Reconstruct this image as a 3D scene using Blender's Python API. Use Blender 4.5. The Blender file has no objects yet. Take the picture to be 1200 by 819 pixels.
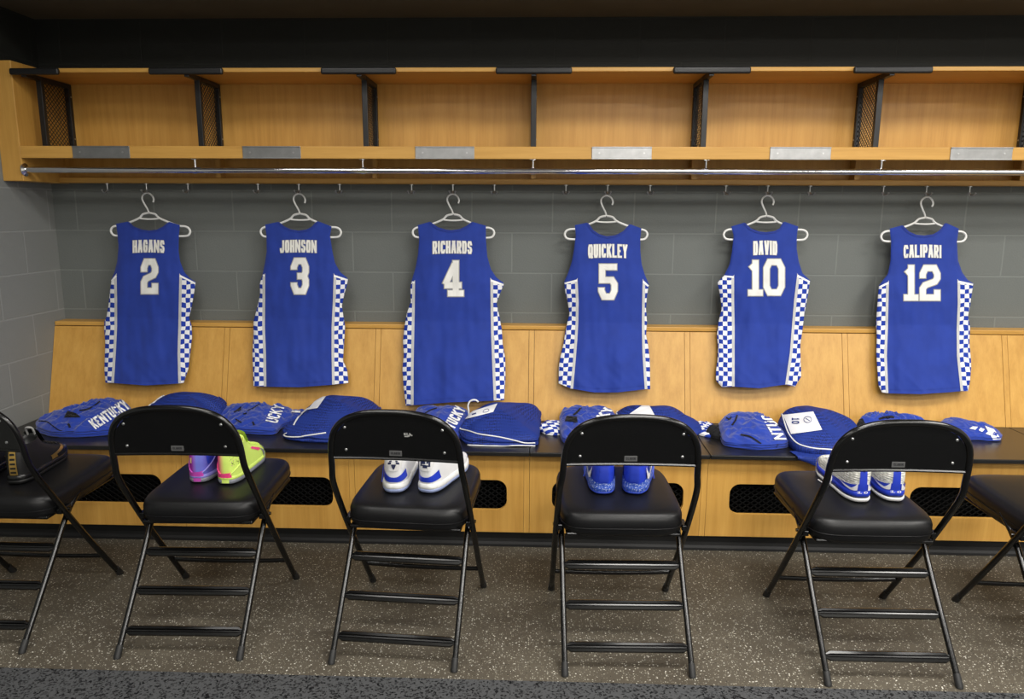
import bpy, bmesh, math, random
from mathutils import Vector, Matrix, noise
random.seed(4)
SC = bpy.context.scene
COL = SC.collection
PI = math.pi

# ------------------------------------------------------------------ camera model
F, PITCH, YAW, ROLL, CH = 868.192, math.radians(10.3963), math.radians(1.9295), math.radians(.2625), 1.4679

def ray(x, y):
    u = (x - 600) / F; w = (y - 409.5) / F
    c, s = math.cos(ROLL), math.sin(ROLL)
    u, w = u * c + w * s, -u * s + w * c
    yy = math.cos(PITCH) - w * math.sin(PITCH)
    zz = -math.sin(PITCH) - w * math.cos(PITCH)
    cb, sb = math.cos(YAW), math.sin(YAW)
    return Vector((u * cb - yy * sb, u * sb + yy * cb, zz))

def at_y(x, y, Y):
    r = ray(x, y); r = r * (Y / r.y); r.z += CH; return r

def at_z(x, y, Z):
    r = ray(x, y); r = r * ((Z - CH) / r.z); r.z += CH; return r

cam_d = bpy.data.cameras.new('camera'); cam = bpy.data.objects.new('camera', cam_d); COL.objects.link(cam)
fw = ray(600, 409.5).normalized(); rt = (ray(700, 409.5) - ray(600, 409.5)).normalized(); up = rt.cross(fw)
m = Matrix((rt, up, -fw)).transposed().to_4x4(); m.translation = (0, 0, CH); cam.matrix_world = m
cam_d.sensor_width = 36; cam_d.lens = F / 1200 * 36; cam_d.clip_start = .05
SC.camera = cam

# ------------------------------------------------------------------ materials
def srgb(r, g, b):
    f = lambda c: (c / 255 / 12.92) if c <= 10 else ((c / 255 + .055) / 1.055) ** 2.4
    return (f(r), f(g), f(b), 1)

class NT:
    def __init__(s, name, rough=.5, metal=0, spec=.5):
        s.m = bpy.data.materials.new(name); s.m.use_nodes = True
        s.t = s.m.node_tree; s.b = s.t.nodes['Principled BSDF']
        s.b.inputs['Roughness'].default_value = rough; s.b.inputs['Metallic'].default_value = metal
        s.b.inputs['Specular IOR Level'].default_value = spec
    def n(s, typ, **k):
        nd = s.t.nodes.new(typ)
        for a, v in k.items():
            if a.startswith('i_'): nd.inputs[a[2:].replace('_', ' ')].default_value = v
            else: setattr(nd, a, v)
        return nd
    def l(s, a, b): s.t.links.new(a, b)
    def co(s, scale=(1, 1, 1), loc=(0, 0, 0), kind='Object', rot=(0, 0, 0)):
        tc = s.n('ShaderNodeTexCoord'); mp = s.n('ShaderNodeMapping')
        mp.inputs['Scale'].default_value = scale; mp.inputs['Location'].default_value = loc; mp.inputs['Rotation'].default_value = rot
        s.l(tc.outputs[kind], mp.inputs['Vector']); return mp.outputs['Vector']
    def noise(s, vec, scale=5, detail=3, rough=.5):
        nd = s.n('ShaderNodeTexNoise'); nd.inputs['Scale'].default_value = scale; nd.inputs['Detail'].default_value = detail
        nd.inputs['Roughness'].default_value = rough; s.l(vec, nd.inputs['Vector']); return nd.outputs['Fac']
    def ramp(s, fac, stops):
        r = s.n('ShaderNodeValToRGB'); e = r.color_ramp.elements
        while len(e) < len(stops): e.new(.5)
        for k, (p, c) in enumerate(stops): e[k].position = p; e[k].color = c
        s.l(fac, r.inputs['Fac']); return r.outputs['Color']
    def bump(s, h, strength=.2, dist=.002):
        b = s.n('ShaderNodeBump'); b.inputs['Strength'].default_value = strength; b.inputs['Distance'].default_value = dist
        s.l(h, b.inputs['Height']); s.l(b.outputs['Normal'], s.b.inputs['Normal']); return b
    def base(s, c):
        if isinstance(c, tuple): s.b.inputs['Base Color'].default_value = c
        else: s.l(c, s.b.inputs['Base Color'])

M = {}
def plain(name, c, rough=.5, metal=0, var=.08, scale=30, bump=0, spec=.5):
    t = NT(name, rough, metal, spec); f = t.noise(t.co(), scale, 4)
    lo = tuple(x * (1 - var) for x in c[:3]) + (1,); hi = tuple(min(1, x * (1 + var)) for x in c[:3]) + (1,)
    t.base(t.ramp(f, [(.3, lo), (.7, hi)]))
    if bump: t.bump(t.noise(t.co(), scale * 6, 3), bump, .001)
    M[name] = t.m; return t

def wood(name, grain, tone=1.0):
    t = NT(name, .38, 0, .45)
    sc = (14, 14, .9) if grain == 'z' else (.9, 14, 14)
    v = t.co(sc, kind='Object')
    n1 = t.noise(v, 2.2, 5, .6)
    sc2 = (90, 90, 3) if grain == 'z' else (3, 90, 90)
    n2 = t.noise(t.co(sc2), 2, 3, .6)
    mx = t.n('ShaderNodeMath', operation='MULTIPLY_ADD'); t.l(n2, mx.inputs[0]); mx.inputs[1].default_value = .35; t.l(n1, mx.inputs[2])
    a, b, c = (.46, .235, .045), (.54, .290, .062), (.60, .335, .078)
    k = lambda q: tuple(x * tone for x in q) + (1,)
    t.base(t.ramp(mx.outputs[0], [(.42, k(a)), (.66, k(b)), (.9, k(c))]))
    t.bump(n2, .05, .001); M[name] = t.m
wood('wood_vertical', 'z'); wood('wood_horizontal', 'x')

def blocks(name, axes, off, paint):
    t = NT(name, .62, 0, .3)
    g = t.n('ShaderNodeNewGeometry'); sp = t.n('ShaderNodeSeparateXYZ'); t.l(g.outputs['Position'], sp.inputs[0])
    cb = t.n('ShaderNodeCombineXYZ')
    for k, (ax, o) in enumerate(zip(axes, off)):
        ad = t.n('ShaderNodeMath', operation='SUBTRACT'); t.l(sp.outputs[ax], ad.inputs[0]); ad.inputs[1].default_value = o
        t.l(ad.outputs[0], cb.inputs[k])
    br = t.n('ShaderNodeTexBrick'); br.offset = .5; br.squash = 1
    for i, v in (('Scale', 1), ('Mortar Size', .0042), ('Mortar Smooth', .35), ('Bias', 0), ('Brick Width', .4064), ('Row Height', .2032)):
        br.inputs[i].default_value = v
    br.inputs['Color1'].default_value = paint; br.inputs['Color2'].default_value = tuple(x * .95 for x in paint[:3]) + (1,)
    br.inputs['Mortar'].default_value = tuple(x * 1.25 for x in paint[:3]) + (1,)
    t.l(cb.outputs[0], br.inputs['Vector']); t.base(br.outputs['Color'])
    nz = t.noise(t.co(), 120, 5, .7)
    ma = t.n('ShaderNodeMath', operation='MULTIPLY_ADD'); t.l(br.outputs['Fac'], ma.inputs[0]); ma.inputs[1].default_value = -1.2; t.l(nz, ma.inputs[2])
    t.bump(ma.outputs[0], .45, .003); M[name] = t.m
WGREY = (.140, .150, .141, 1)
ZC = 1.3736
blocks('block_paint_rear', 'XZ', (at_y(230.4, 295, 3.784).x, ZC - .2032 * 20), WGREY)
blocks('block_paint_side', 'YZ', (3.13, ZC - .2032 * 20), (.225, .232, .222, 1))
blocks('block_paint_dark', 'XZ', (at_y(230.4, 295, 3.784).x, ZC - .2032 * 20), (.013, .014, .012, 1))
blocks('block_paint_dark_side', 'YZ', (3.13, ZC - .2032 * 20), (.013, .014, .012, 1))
plain('soffit_paint', (.11, .095, .07, 1), .8, scale=6)
plain('room_paint', (.42, .42, .40, 1), .8, scale=6)
plain('ceiling_paint', (.55, .54, .52, 1), .85, scale=6)

def rubber_floor():
    t = NT('speckled_rubber', .55, 0, .35)
    v = t.co((1, 1, 1))
    base = t.ramp(t.noise(v, 3.5, 5), [(.3, (.058, .049, .036, 1)), (.7, (.084, .073, .054, 1))])
    cur = base
    for sc, th, colr in ((125, .30, (.36, .34, .28, 1)), (85, .20, (.58, .56, .50, 1)), (100, .22, (.02, .018, .014, 1)), (210, .30, (.26, .24, .19, 1))):
        vo = t.n('ShaderNodeTexVoronoi'); vo.inputs['Scale'].default_value = sc; t.l(v, vo.inputs['Vector'])
        wn = t.n('ShaderNodeSeparateColor'); t.l(vo.outputs['Color'], wn.inputs[0])
        sel = t.n('ShaderNodeMath', operation='GREATER_THAN'); t.l(wn.outputs[0], sel.inputs[0]); sel.inputs[1].default_value = .72
        ls = t.n('ShaderNodeMath', operation='LESS_THAN'); t.l(vo.outputs['Distance'], ls.inputs[0]); ls.inputs[1].default_value = th
        mu = t.n('ShaderNodeMath', operation='MULTIPLY'); t.l(sel.outputs[0], mu.inputs[0]); t.l(ls.outputs[0], mu.inputs[1])
        mx = t.n('ShaderNodeMix', data_type='RGBA'); t.l(mu.outputs[0], mx.inputs[0]); t.l(cur, mx.inputs[6]); mx.inputs[7].default_value = colr
        cur = mx.outputs[2]
    t.base(cur); t.bump(t.noise(v, 220, 3), .12, .001); M['speckled_rubber'] = t.m
rubber_floor()
def carpet():
    t = NT('carpet_pile', .95, 0, .1)
    v = t.co()
    f = t.noise(v, 260, 4, .8)
    vo = t.n('ShaderNodeTexVoronoi'); vo.inputs['Scale'].default_value = 165; t.l(v, vo.inputs['Vector'])
    sp = t.n('ShaderNodeSeparateColor'); t.l(vo.outputs['Color'], sp.inputs[0])
    ad = t.n('ShaderNodeMath', operation='ADD'); t.l(f, ad.inputs[0]); t.l(sp.outputs[0], ad.inputs[1])
    t.base(t.ramp(ad.outputs[0], [(.55, (.005, .005, .006, 1)), (1.3, (.085, .087, .09, 1))]))
    t.bump(ad.outputs[0], .9, .006); M['carpet_pile'] = t.m
carpet()
plain('black_enamel', (.0028, .0028, .0028, 1), .20, spec=.5, var=.05)
plain('vent_black', (.0035, .0035, .0035, 1), .7, spec=.15)
plain('black_metal', (.006, .006, .0065, 1), .42, var=.1)
plain('black_vinyl', (.0045, .0045, .005, 1), .40, var=.1, scale=60, bump=.05, spec=.32)
plain('black_rubber', (.010, .010, .010, 1), .6)
plain('black_cove', (.006, .006, .006, 1), .6, spec=.3)
plain('foot_rubber', (.009, .009, .009, 1), .6)
plain('black_laminate', (.010, .0098, .0095, 1), .28, var=.15, scale=200)
plain('laminate_edge', (.008, .008, .008, 1), .35)
plain('aluminium', (.40, .40, .40, 1), .30, 1, var=.1)
plain('chrome', (.78, .78, .80, 1), .09, 1, var=.02)
plain('steel', (.55, .55, .55, 1), .3, 1)
plain('tag_metal', (.11, .11, .11, 1), .45, .3)
plain('tag_print', (.012, .012, .015, 1), .5)
plain('white_marker', (.45, .45, .43, 1), .6)
plain('hanger_plastic', (.74, .74, .72, 1), .35, var=.03)
def cloth(name, c, rough=.75, scale=14, weave=900, sheen=.2, b=.15):
    t = NT(name, rough, 0, .25)
    f = t.noise(t.co(), scale, 4)
    t.base(t.ramp(f, [(.3, tuple(x * .9 for x in c[:3]) + (1,)), (.7, tuple(x * 1.08 for x in c[:3]) + (1,))]))
    t.b.inputs['Sheen Weight'].default_value = sheen
    t.bump(t.noise(t.co(), weave, 2), b, .0006); M[name] = t.m; return t
BLUE = (.0125, .037, .265, 1)
cloth('jersey_blue', BLUE)
cloth('jersey_inside', (.012, .03, .22, 1))
cloth('fleece_blue', (.012, .039, .30, 1), .85, sheen=.3)
cloth('black_fabric', (.006, .006, .007, 1), .8, sheen=.05)
cloth('grey_piping', (.50, .50, .50, 1), .7, sheen=0)
cloth('twill_white', (.74, .73, .69, 1), .7, sheen=0)
cloth('twill_grey', (.30, .30, .29, 1), .7, sheen=0)
cloth('print_white', (.80, .80, .80, 1), .6, sheen=0)
cloth('label_white', (.74, .74, .75, 1), .6, sheen=0)
cloth('print_blue', (.015, .03, .16, 1), .6, sheen=0)
cloth('cord_white', (.74, .74, .74, 1), .6, sheen=0)
def checker(name):
    t = NT(name, .75, 0, .2)
    v = t.co(kind='UV', loc=(0, 0, .5))
    ck = t.n('ShaderNodeTexChecker'); ck.inputs['Scale'].default_value = 1
    ck.inputs['Color1'].default_value = (.76, .76, .77, 1); ck.inputs['Color2'].default_value = (.013, .042, .33, 1)
    t.l(v, ck.inputs['Vector']); t.base(ck.outputs['Color']); M[name] = t.m
checker('check_cloth')
def net():
    t = NT('mesh_net', .7, 0, .3)
    v = t.co((1, 1, 1))
    vo = t.n('ShaderNodeTexVoronoi'); vo.inputs['Scale'].default_value = 125; vo.inputs['Randomness'].default_value = .25; t.l(v, vo.inputs['Vector'])
    big = t.noise(t.co(), 9, 3)
    holes = t.ramp(vo.outputs['Distance'], [(.30, (.0025, .006, .045, 1)), (.62, (.014, .040, .28, 1))])
    solid = (.010, .030, .21, 1)
    mx = t.n('ShaderNodeMix', data_type='RGBA'); t.l(t.ramp(big, [(.42, (0, 0, 0, 1)), (.62, (1, 1, 1, 1))]), mx.inputs[0])
    t.l(holes, mx.inputs[6]); mx.inputs[7].default_value = solid
    t.base(mx.outputs[2]); t.bump(vo.outputs['Distance'], .35, .002); M['mesh_net'] = t.m
net()

# ------------------------------------------------------------------ object helpers
def link(name, mesh, mat=None, parent=None, loc=None):
    o = bpy.data.objects.new(name, mesh); COL.objects.link(o)
    if mat is not None:
        for k in (mat if isinstance(mat, (list, tuple)) else [mat]): mesh.materials.append(M[k])
    if parent is not None: o.parent = parent
    if loc is not None: o.location = loc
    return o

def thing(name, label, cat, loc=(0, 0, 0), rz=0, group=None):
    o = bpy.data.objects.new(name, None); COL.objects.link(o); o.empty_display_size = .05
    o.location = loc; o.rotation_euler = (0, 0, rz); o['label'] = label; o['category'] = cat
    if group: o['group'] = group
    return o

def copy_tree(o, parent=None):
    c = o.copy(); COL.objects.link(c)
    if parent is not None: c.parent = parent
    for ch in list(o.children): copy_tree(ch, c)
    return c

class MB:
    def __init__(s): s.v = []; s.f = []; s.uv = None; s.mi = []
    def add(s, vs, fs, mi=0):
        k = len(s.v); s.v += [tuple(p) for p in vs]; s.f += [tuple(i + k for i in f) for f in fs]; s.mi += [mi] * len(fs)
    def box(s, x0, x1, y0, y1, z0, z1, mi=0):
        s.add([(x0, y0, z0), (x1, y0, z0), (x1, y1, z0), (x0, y1, z0), (x0, y0, z1), (x1, y0, z1), (x1, y1, z1), (x0, y1, z1)],
              [(0, 3, 2, 1), (4, 5, 6, 7), (0, 1, 5, 4), (1, 2, 6, 5), (2, 3, 7, 6), (3, 0, 4, 7)], mi)
    def rbox(s, x0, x1, y0, y1, z0, z1, r=.003, seg=2, mi=0):
        bm = bmesh.new(); bmesh.ops.create_cube(bm, size=1)
        for v in bm.verts:
            v.co = ((x0 + x1) / 2 + v.co.x * (x1 - x0), (y0 + y1) / 2 + v.co.y * (y1 - y0), (z0 + z1) / 2 + v.co.z * (z1 - z0))
        bmesh.ops.bevel(bm, geom=bm.edges[:], offset=r, segments=seg, profile=.5, affect='EDGES')
        bm.verts.index_update()
        s.add([v.co[:] for v in bm.verts], [[v.index for v in f.verts] for f in bm.faces], mi); bm.free()
    def tube(s, path, r, seg=10, closed=False, cap=True, flat=1.0, mi=0, upv=None):
        P = [Vector(p) for p in path]; n = len(P); rings = []
        prev = None
        for i, p in enumerate(P):
            if closed: t = (P[(i + 1) % n] - P[i - 1])
            else: t = P[min(i + 1, n - 1)] - P[max(i - 1, 0)]
            t.normalize()
            if upv is not None: a = Vector(upv)
            elif prev is None: a = Vector((0, 0, 1)) if abs(t.z) < .9 else Vector((0, 1, 0))
            else: a = prev
            a = (a - t * a.dot(t)).normalized(); b = t.cross(a); prev = a
            rr = r[i] if isinstance(r, (list, tuple)) else r
            rings.append([p + a * (math.cos(q) * rr) + b * (math.sin(q) * rr * flat) for q in [2 * PI * k / seg for k in range(seg)]])
        vs = [q for R in rings for q in R]; fs = []
        for i in range(n if closed else n - 1):
            j = (i + 1) % n
            for k in range(seg):
                k2 = (k + 1) % seg; fs.append((i * seg + k, i * seg + k2, j * seg + k2, j * seg + k))
        if cap and not closed: fs.append(tuple(reversed(range(seg)))); fs.append(tuple(range((n - 1) * seg, n * seg)))
        s.add(vs, fs, mi)
    def grid(s, rows, mi=0, wrap=False, flip=False):
        nr, nc = len(rows), len(rows[0]); vs = [p for r in rows for p in r]; fs = []
        for i in range(nr - 1):
            for j in range(nc if wrap else nc - 1):
                j2 = (j + 1) % nc; q = (i * nc + j, i * nc + j2, (i + 1) * nc + j2, (i + 1) * nc + j)
                fs.append(tuple(reversed(q)) if flip else q)
        s.add(vs, fs, mi)
    def disc(s, c, n, r, h, seg=14, mi=0):
        n = Vector(n).normalized(); c = Vector(c); s.tube([c, c + n * h], r, seg, mi=mi)
    def prism(s, poly, y0, y1, mi=0):          # polygon in XZ extruded along Y
        k = len(poly)
        s.add([(x, y0, z) for x, z in poly] + [(x, y1, z) for x, z in poly],
              [tuple(range(k)), tuple(reversed(range(k, 2 * k)))] + [(i, i + k, (i + 1) % k + k, (i + 1) % k) for i in range(k)], mi)
    def mesh(s, name, smooth=False, uv=None, angle=None):
        me = bpy.data.meshes.new(name); me.from_pydata(s.v, [], s.f)
        for p, mi in zip(me.polygons, s.mi): p.material_index = mi
        bm = bmesh.new(); bm.from_mesh(me); bmesh.ops.recalc_face_normals(bm, faces=bm.faces[:]); bm.to_mesh(me); bm.free()
        if smooth: me.shade_smooth() if hasattr(me, 'shade_smooth') else None
        if smooth:
            for p in me.polygons: p.use_smooth = True
            if angle is not None:
                try: me.set_sharp_from_angle(angle=angle)
                except Exception: pass
        if uv is not None:
            L = me.uv_layers.new(name='UVMap')
            for lp in me.loops: L.data[lp.index].uv = uv[lp.vertex_index]
        me.update(); return me
    def obj(s, name, mat, parent=None, smooth=False, uv=None, loc=None, angle=.7):
        if loc is not None: s.v = [(x - loc[0], y - loc[1], z - loc[2]) for x, y, z in s.v]
        return link(name, s.mesh(name, smooth, uv, angle), mat, parent, loc)
    def shift(s, d): s.v = [(x - d[0], y - d[1], z - d[2]) for x, y, z in s.v]; return s

def struct(o): o['kind'] = 'structure'; return o
def tag(o, label, cat, group=None):
    o['label'] = label; o['category'] = cat
    if group: o['group'] = group
    return o
def lerp(a, b, t): return a + (b - a) * t
def interp(pts, x):                              # pts sorted by first value
    if x <= pts[0][0]: return pts[0][1]
    for (a, va), (b, vb) in zip(pts, pts[1:]):
        if x <= b: return va + (vb - va) * (x - a) / (b - a) if b > a else vb
    return pts[-1][1]
def smooth_path(pts, n=6, closed=False):
    P = [Vector(p) for p in pts]; out = []; N = len(P)
    for i in range(N if closed else N - 1):
        p0 = P[i - 1] if (closed or i > 0) else P[0]; p1 = P[i]; p2 = P[(i + 1) % N]
        p3 = P[(i + 2) % N] if (closed or i + 2 < N) else P[-1]
        for k in range(n):
            t = k / n
            out.append(.5 * ((2 * p1) + (p2 - p0) * t + (2 * p0 - 5 * p1 + 4 * p2 - p3) * t * t + (3 * p1 - p0 - 3 * p2 + p3) * t ** 3))
    if not closed: out.append(P[-1])
    return out

# ------------------------------------------------------------------ block lettering
c = .2
OCT = [(c, 0), (1 - c, 0), (1, c), (1, 1 - c), (1 - c, 1), (c, 1), (0, 1 - c), (0, c)]
GL = {
 'O': [('c', OCT)], '0': [('c', OCT)], 'Q': [('c', OCT), ('o', [(.55, .36), (1.12, -.10)])],
 'C': [('o', [(1, .74), (1, 1 - c), (1 - c, 1), (c, 1), (0, 1 - c), (0, c), (c, 0), (1 - c, 0), (1, c), (1, .26)])],
 'G': [('o', [(1, .68), (1, 1 - c), (1 - c, 1), (c, 1), (0, 1 - c), (0, c), (c, 0), (1 - c, 0), (1, c), (1, .5), (.5, .5)])],
 'S': [('o', [(1, .72), (1, 1 - c), (1 - c, 1), (c, 1), (0, 1 - c), (0, .66), (.2, .53), (.8, .47), (1, .34), (1, c), (1 - c, 0), (c, 0), (0, c), (0, .28)])],
 'H': [('o', [(0, 0), (0, 1)]), ('o', [(1, 0), (1, 1)]), ('o', [(0, .5), (1, .5)])],
 'A': [('o', [(0, 0), (.4, 1)]), ('o', [(1, 0), (.6, 1)]), ('o', [(.3, 1), (.7, 1)]), ('o', [(.15, .28), (.85, .28)])],
 'N': [('o', [(0, 0), (0, 1)]), ('o', [(1, 0), (1, 1)]), ('o', [(0, 1), (1, 0)])],
 'J': [('o', [(1, 1), (1, c), (1 - c, 0), (c, 0), (0, c), (0, .34)])],
 'R': [('o', [(0, 0), (0, 1), (1 - c, 1), (1, 1 - c), (1, .62), (1 - c, .46), (0, .46)]), ('o', [(.45, .46), (1, 0)])],
 'P': [('o', [(0, 0), (0, 1), (1 - c, 1), (1, 1 - c), (1, .62), (1 - c, .44), (0, .44)])],
 'I': [('o', [(.5, 0), (.5, 1)])],
 'D': [('c', [(0, 0), (1 - c, 0), (1, c), (1, 1 - c), (1 - c, 1), (0, 1)])],
 'U': [('o', [(0, 1), (0, c), (c, 0), (1 - c, 0), (1, c), (1, 1)])],
 'K': [('o', [(0, 0), (0, 1)]), ('o', [(1, 1), (.05, .42)]), ('o', [(.35, .6), (1, 0)])],
 'L': [('o', [(0, 1), (0, 0), (1, 0)])],
 'E': [('o', [(1, 1), (0, 1), (0, 0), (1, 0)]), ('o', [(0, .5), (.8, .5)])],
 'Y': [('o', [(0, 1), (.5, .46)]), ('o', [(1, 1), (.5, .46)]), ('o', [(.5, .5), (.5, 0)])],
 'V': [('o', [(0, 1), (.45, 0)]), ('o', [(1, 1), (.55, 0)]), ('o', [(.4, 0), (.6, 0)])],
 'T': [('o', [(0, 1), (1, 1)]), ('o', [(.5, 0), (.5, 1)])],
 '1': [('o', [(.56, 0), (.56, 1.0)]), ('o', [(.05, 0), (1.05, 0)]), ('o', [(.6, .95), (.02, .80)])],
 '2': [('o', [(0, .66), (0, 1 - c), (c, 1), (1 - c, 1), (1, 1 - c), (1, .66), (.84, .54), (.16, .42), (0, .30), (0, 0), (1, 0), (1, .26)])],
 '3': [('o', [(0, .72), (0, 1 - c), (c, 1), (1 - c, 1), (1, 1 - c), (1, .64), (.86, .5), (1, .36), (1, c), (1 - c, 0), (c, 0), (0, c), (0, .28)]), ('o', [(.9, .5), (.3, .5)])],
 '4': [('o', [(.68, 0), (.68, 1)]), ('o', [(.62, .98), (.0, .30)]), ('o', [(-.05, .27), (1.05, .27)]), ('o', [(.36, 0), (1, 0)])],
 '5': [('o', [(.95, 1), (.06, 1), (.06, .56), (.8, .56), (1, .42), (1, c), (1 - c, 0), (c, 0), (0, c), (0, .3)])],
}
def stroke_polys(pts, t, closed=False, step=2.0):
    """thick polyline in 2D -> list of quads, subdivided along its length"""
    n = len(pts); P = [Vector(p) for p in pts]; offs = []
    for i in range(n):
        d1 = (P[i] - P[i - 1]).normalized() if (closed or i > 0) else None
        d2 = (P[(i + 1) % n] - P[i]).normalized() if (closed or i < n - 1) else None
        if d1 is None: d1 = d2
        if d2 is None: d2 = d1
        n1 = Vector((-d1.y, d1.x)); n2 = Vector((-d2.y, d2.x)); mm = n1 + n2
        if mm.length < 1e-4: mm = n1
        mm.normalize(); offs.append(mm * (t / 2 / max(.5, mm.dot(n1))))
    q = []
    for i in range(n if closed else n - 1):
        j = (i + 1) % n; L = (P[j] - P[i]).length; k = max(1, int(math.ceil(L / step)))
        for a in range(k):
            f0, f1 = a / k, (a + 1) / k
            A0, A1 = (P[i] + offs[i]).lerp(P[j] + offs[j], f0), (P[i] + offs[i]).lerp(P[j] + offs[j], f1)
            B0, B1 = (P[i] - offs[i]).lerp(P[j] - offs[j], f0), (P[i] - offs[i]).lerp(P[j] - offs[j], f1)
            C0, C1 = (A0 + B0) / 2, (A1 + B1) / 2
            q.append((A0, A1, C1, C0)); q.append((C0, C1, B1, B0))
    return q
def glyph(ch, x0, y0, w, h, t, tt=None, step=2.0):
    """quads of one letter; the letter box has its lower edge at y0, y grows upward"""
    tt = tt or t; q = []
    for kind, pts in GL[ch]:
        pp = [(x0 + t / 2 + p[0] * (w - t), y0 + t / 2 + p[1] * (h - t)) for p in pts]
        q0 = pp
        if kind == 'o':       # square ends: stretch the free ends by half a stroke where they meet the box edge
            a, b = Vector(q0[0]), Vector(q0[1]); e = (a - b).normalized() * (tt / 2 if pts[0][1] in (0, 1) else (tt - t) / 2 + .001); q0[0] = tuple(a + e)
            a, b = Vector(q0[-1]), Vector(q0[-2]); e = (a - b).normalized() * (tt / 2 if pts[-1][1] in (0, 1) else (tt - t) / 2 + .001); q0[-1] = tuple(a + e)
        q += stroke_polys(q0, tt, kind == 'c', step)
    return q
def text_quads(txt, w, h, t, gap, tt=None, step=2.0):
    """text laid out in a w x h box with lower left corner (0,0)"""
    rel = [.42 if ch == 'I' else (1.25 if ch == 'N' else 1.08 if ch in 'AVYKQ' else 1) for ch in txt]
    unit = (w - gap * (len(txt) - 1)) / sum(rel); x = 0; q = []
    for ch, r in zip(txt, rel):
        q += glyph(ch, x, 0, unit * r, h, min(t, unit * r), tt, step); x += unit * r + gap
    return q
def quads_mesh(quads, f):
    mb = MB()
    for k, qd in enumerate(quads):
        mb.add([f(p.x, p.y) for p in qd], [(0, 1, 2, 3)])
    return mb

# ------------------------------------------------------------------ room
XL, YW = -2.482, 3.784
XR, YB, ZCEIL, ZSOF = 4.4, -6.2, 3.0, 2.395
mb = MB(); mb.add([(XL - .2, 2.132, 0), (XR, 2.132, 0), (XR, YW + .1, 0), (XL - .2, YW + .1, 0)], [(0, 1, 2, 3)]); struct(mb.obj('floor', 'speckled_rubber'))
mb = MB(); mb.box(XL - .2, XR, YB, 2.132, -.02, .004); o = struct(mb.obj('carpet', 'carpet_pile'))
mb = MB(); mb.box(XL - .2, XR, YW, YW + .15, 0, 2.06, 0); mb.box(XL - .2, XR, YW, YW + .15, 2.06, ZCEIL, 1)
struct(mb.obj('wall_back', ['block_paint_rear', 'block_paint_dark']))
mb = MB(); mb.box(XL - .15, XL, YB, YW, 0, 2.09, 0); mb.box(XL - .15, XL, YB, YW, 2.09, ZCEIL, 1)
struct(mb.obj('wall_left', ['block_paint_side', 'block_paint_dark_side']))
mb = MB(); mb.box(XR, XR + .1, YB, YW, 0, ZCEIL); struct(mb.obj('wall_right', 'room_paint'))
mb = MB(); mb.box(XL - .2, XR, YB - .1, YB, 0, ZCEIL); struct(mb.obj('wall_front', 'room_paint'))
mb = MB(); mb.box(XL - .15, XR, YB, YW, ZCEIL, ZCEIL + .1); struct(mb.obj('ceiling', 'ceiling_paint'))
mb = MB(); mb.box(XL, XR, 3.25, YW, ZSOF, ZCEIL); struct(mb.obj('ceiling_soffit', 'soffit_paint'))
mb = MB(); mb.box(XL, 3.083, 3.128, 3.15, 0, .068)
rows = []
for x in (XL, 3.083): rows.append([(x, 3.128 - q, z) for q, z in ((0, .03), (.003, .015), (.012, .006), (.024, .002), (.024, 0))])
mb.grid(rows); struct(mb.obj('baseboard_back', 'black_cove'))

G = lambda k: -.025 + .777 * k
XEND = G(4)

# ------------------------------------------------------------------ overhead shelf
XS = -2.385
sh = thing('overhead_shelf', 'long open maple wood shelf above the hanging jerseys', 'shelf', (0, 3.44, 1.60))
O = (0, 3.44, 1.60)
mb = MB(); mb.rbox(XS, XEND, 3.44, 3.762, 1.738, 1.762, .002); mb.rbox(XS, XEND, 3.437, 3.46, 1.709, 1.764, .003)
mb.shift(O).obj('shelf_board', 'wood_horizontal', sh)
mb = MB(); mb.rbox(XS, XEND, 3.44, 3.762, 2.085, 2.103, .002); mb.shift(O).obj('top_board', 'wood_horizontal', sh)
mb = MB(); mb.box(XS, XEND, 3.763, 3.783, 1.62, 2.10); mb.shift(O).obj('back_panel', 'wood_vertical', sh)
mb = MB(); mb.rbox(XS, XEND, 3.70, 3.762, 1.608, 1.634, .003); mb.shift(O).obj('hook_rail', 'wood_horizontal', sh)
for k in range(-2, 4):
    mb = MB(); mb.box(G(k) - .012, G(k) + .012, 3.702, 3.762, 1.635, 1.737); mb.shift(O).obj('rail_block', 'wood_vertical', sh)
mb = MB(); mb.rbox(XL, XS, 3.44, 3.783, 1.606, 2.138, .003); mb.shift(O).obj('end_panel', 'wood_vertical', sh)

# mesh dividers on T brackets
def expanded(mb, org, ua, ub, A, B, pa, pb, w, th):
    """expanded-metal diamonds in the rectangle org + a*ua + b*ub"""
    org, ua, ub = Vector(org), Vector(ua), Vector(ub); nn = ua.cross(ub)
    for sg in (1, -1):
        sl = sg * pb / pa
        k0 = int(-(A * abs(sl)) / pb) - 2; k1 = int((B + A * abs(sl)) / pb) + 2
        for k in range(k0, k1):
            b0 = k * pb; pts = []
            a_lo, a_hi = 0, A
            # clip  b = b0 + sl*a  to 0..B
            for lim in (0, B):
                pass
            if sl > 0: a_lo = max(0, (0 - b0) / sl); a_hi = min(A, (B - b0) / sl)
            else: a_lo = max(0, (B - b0) / sl); a_hi = min(A, (0 - b0) / sl)
            if a_hi - a_lo < .002: continue
            p, q = org + ua * a_lo + ub * (b0 + sl * a_lo), org + ua * a_hi + ub * (b0 + sl * a_hi)
            d = (q - p).normalized(); s = nn.cross(d).normalized() * w / 2; z = nn.normalized() * th / 2
            mb.add([p + s + z, p - s + z, p - s - z, p + s - z, q + s + z, q - s + z, q - s - z, q + s - z],
                   [(0, 1, 2, 3), (7, 6, 5, 4), (0, 4, 5, 1), (1, 5, 6, 2), (2, 6, 7, 3), (3, 7, 4, 0)])
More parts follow.
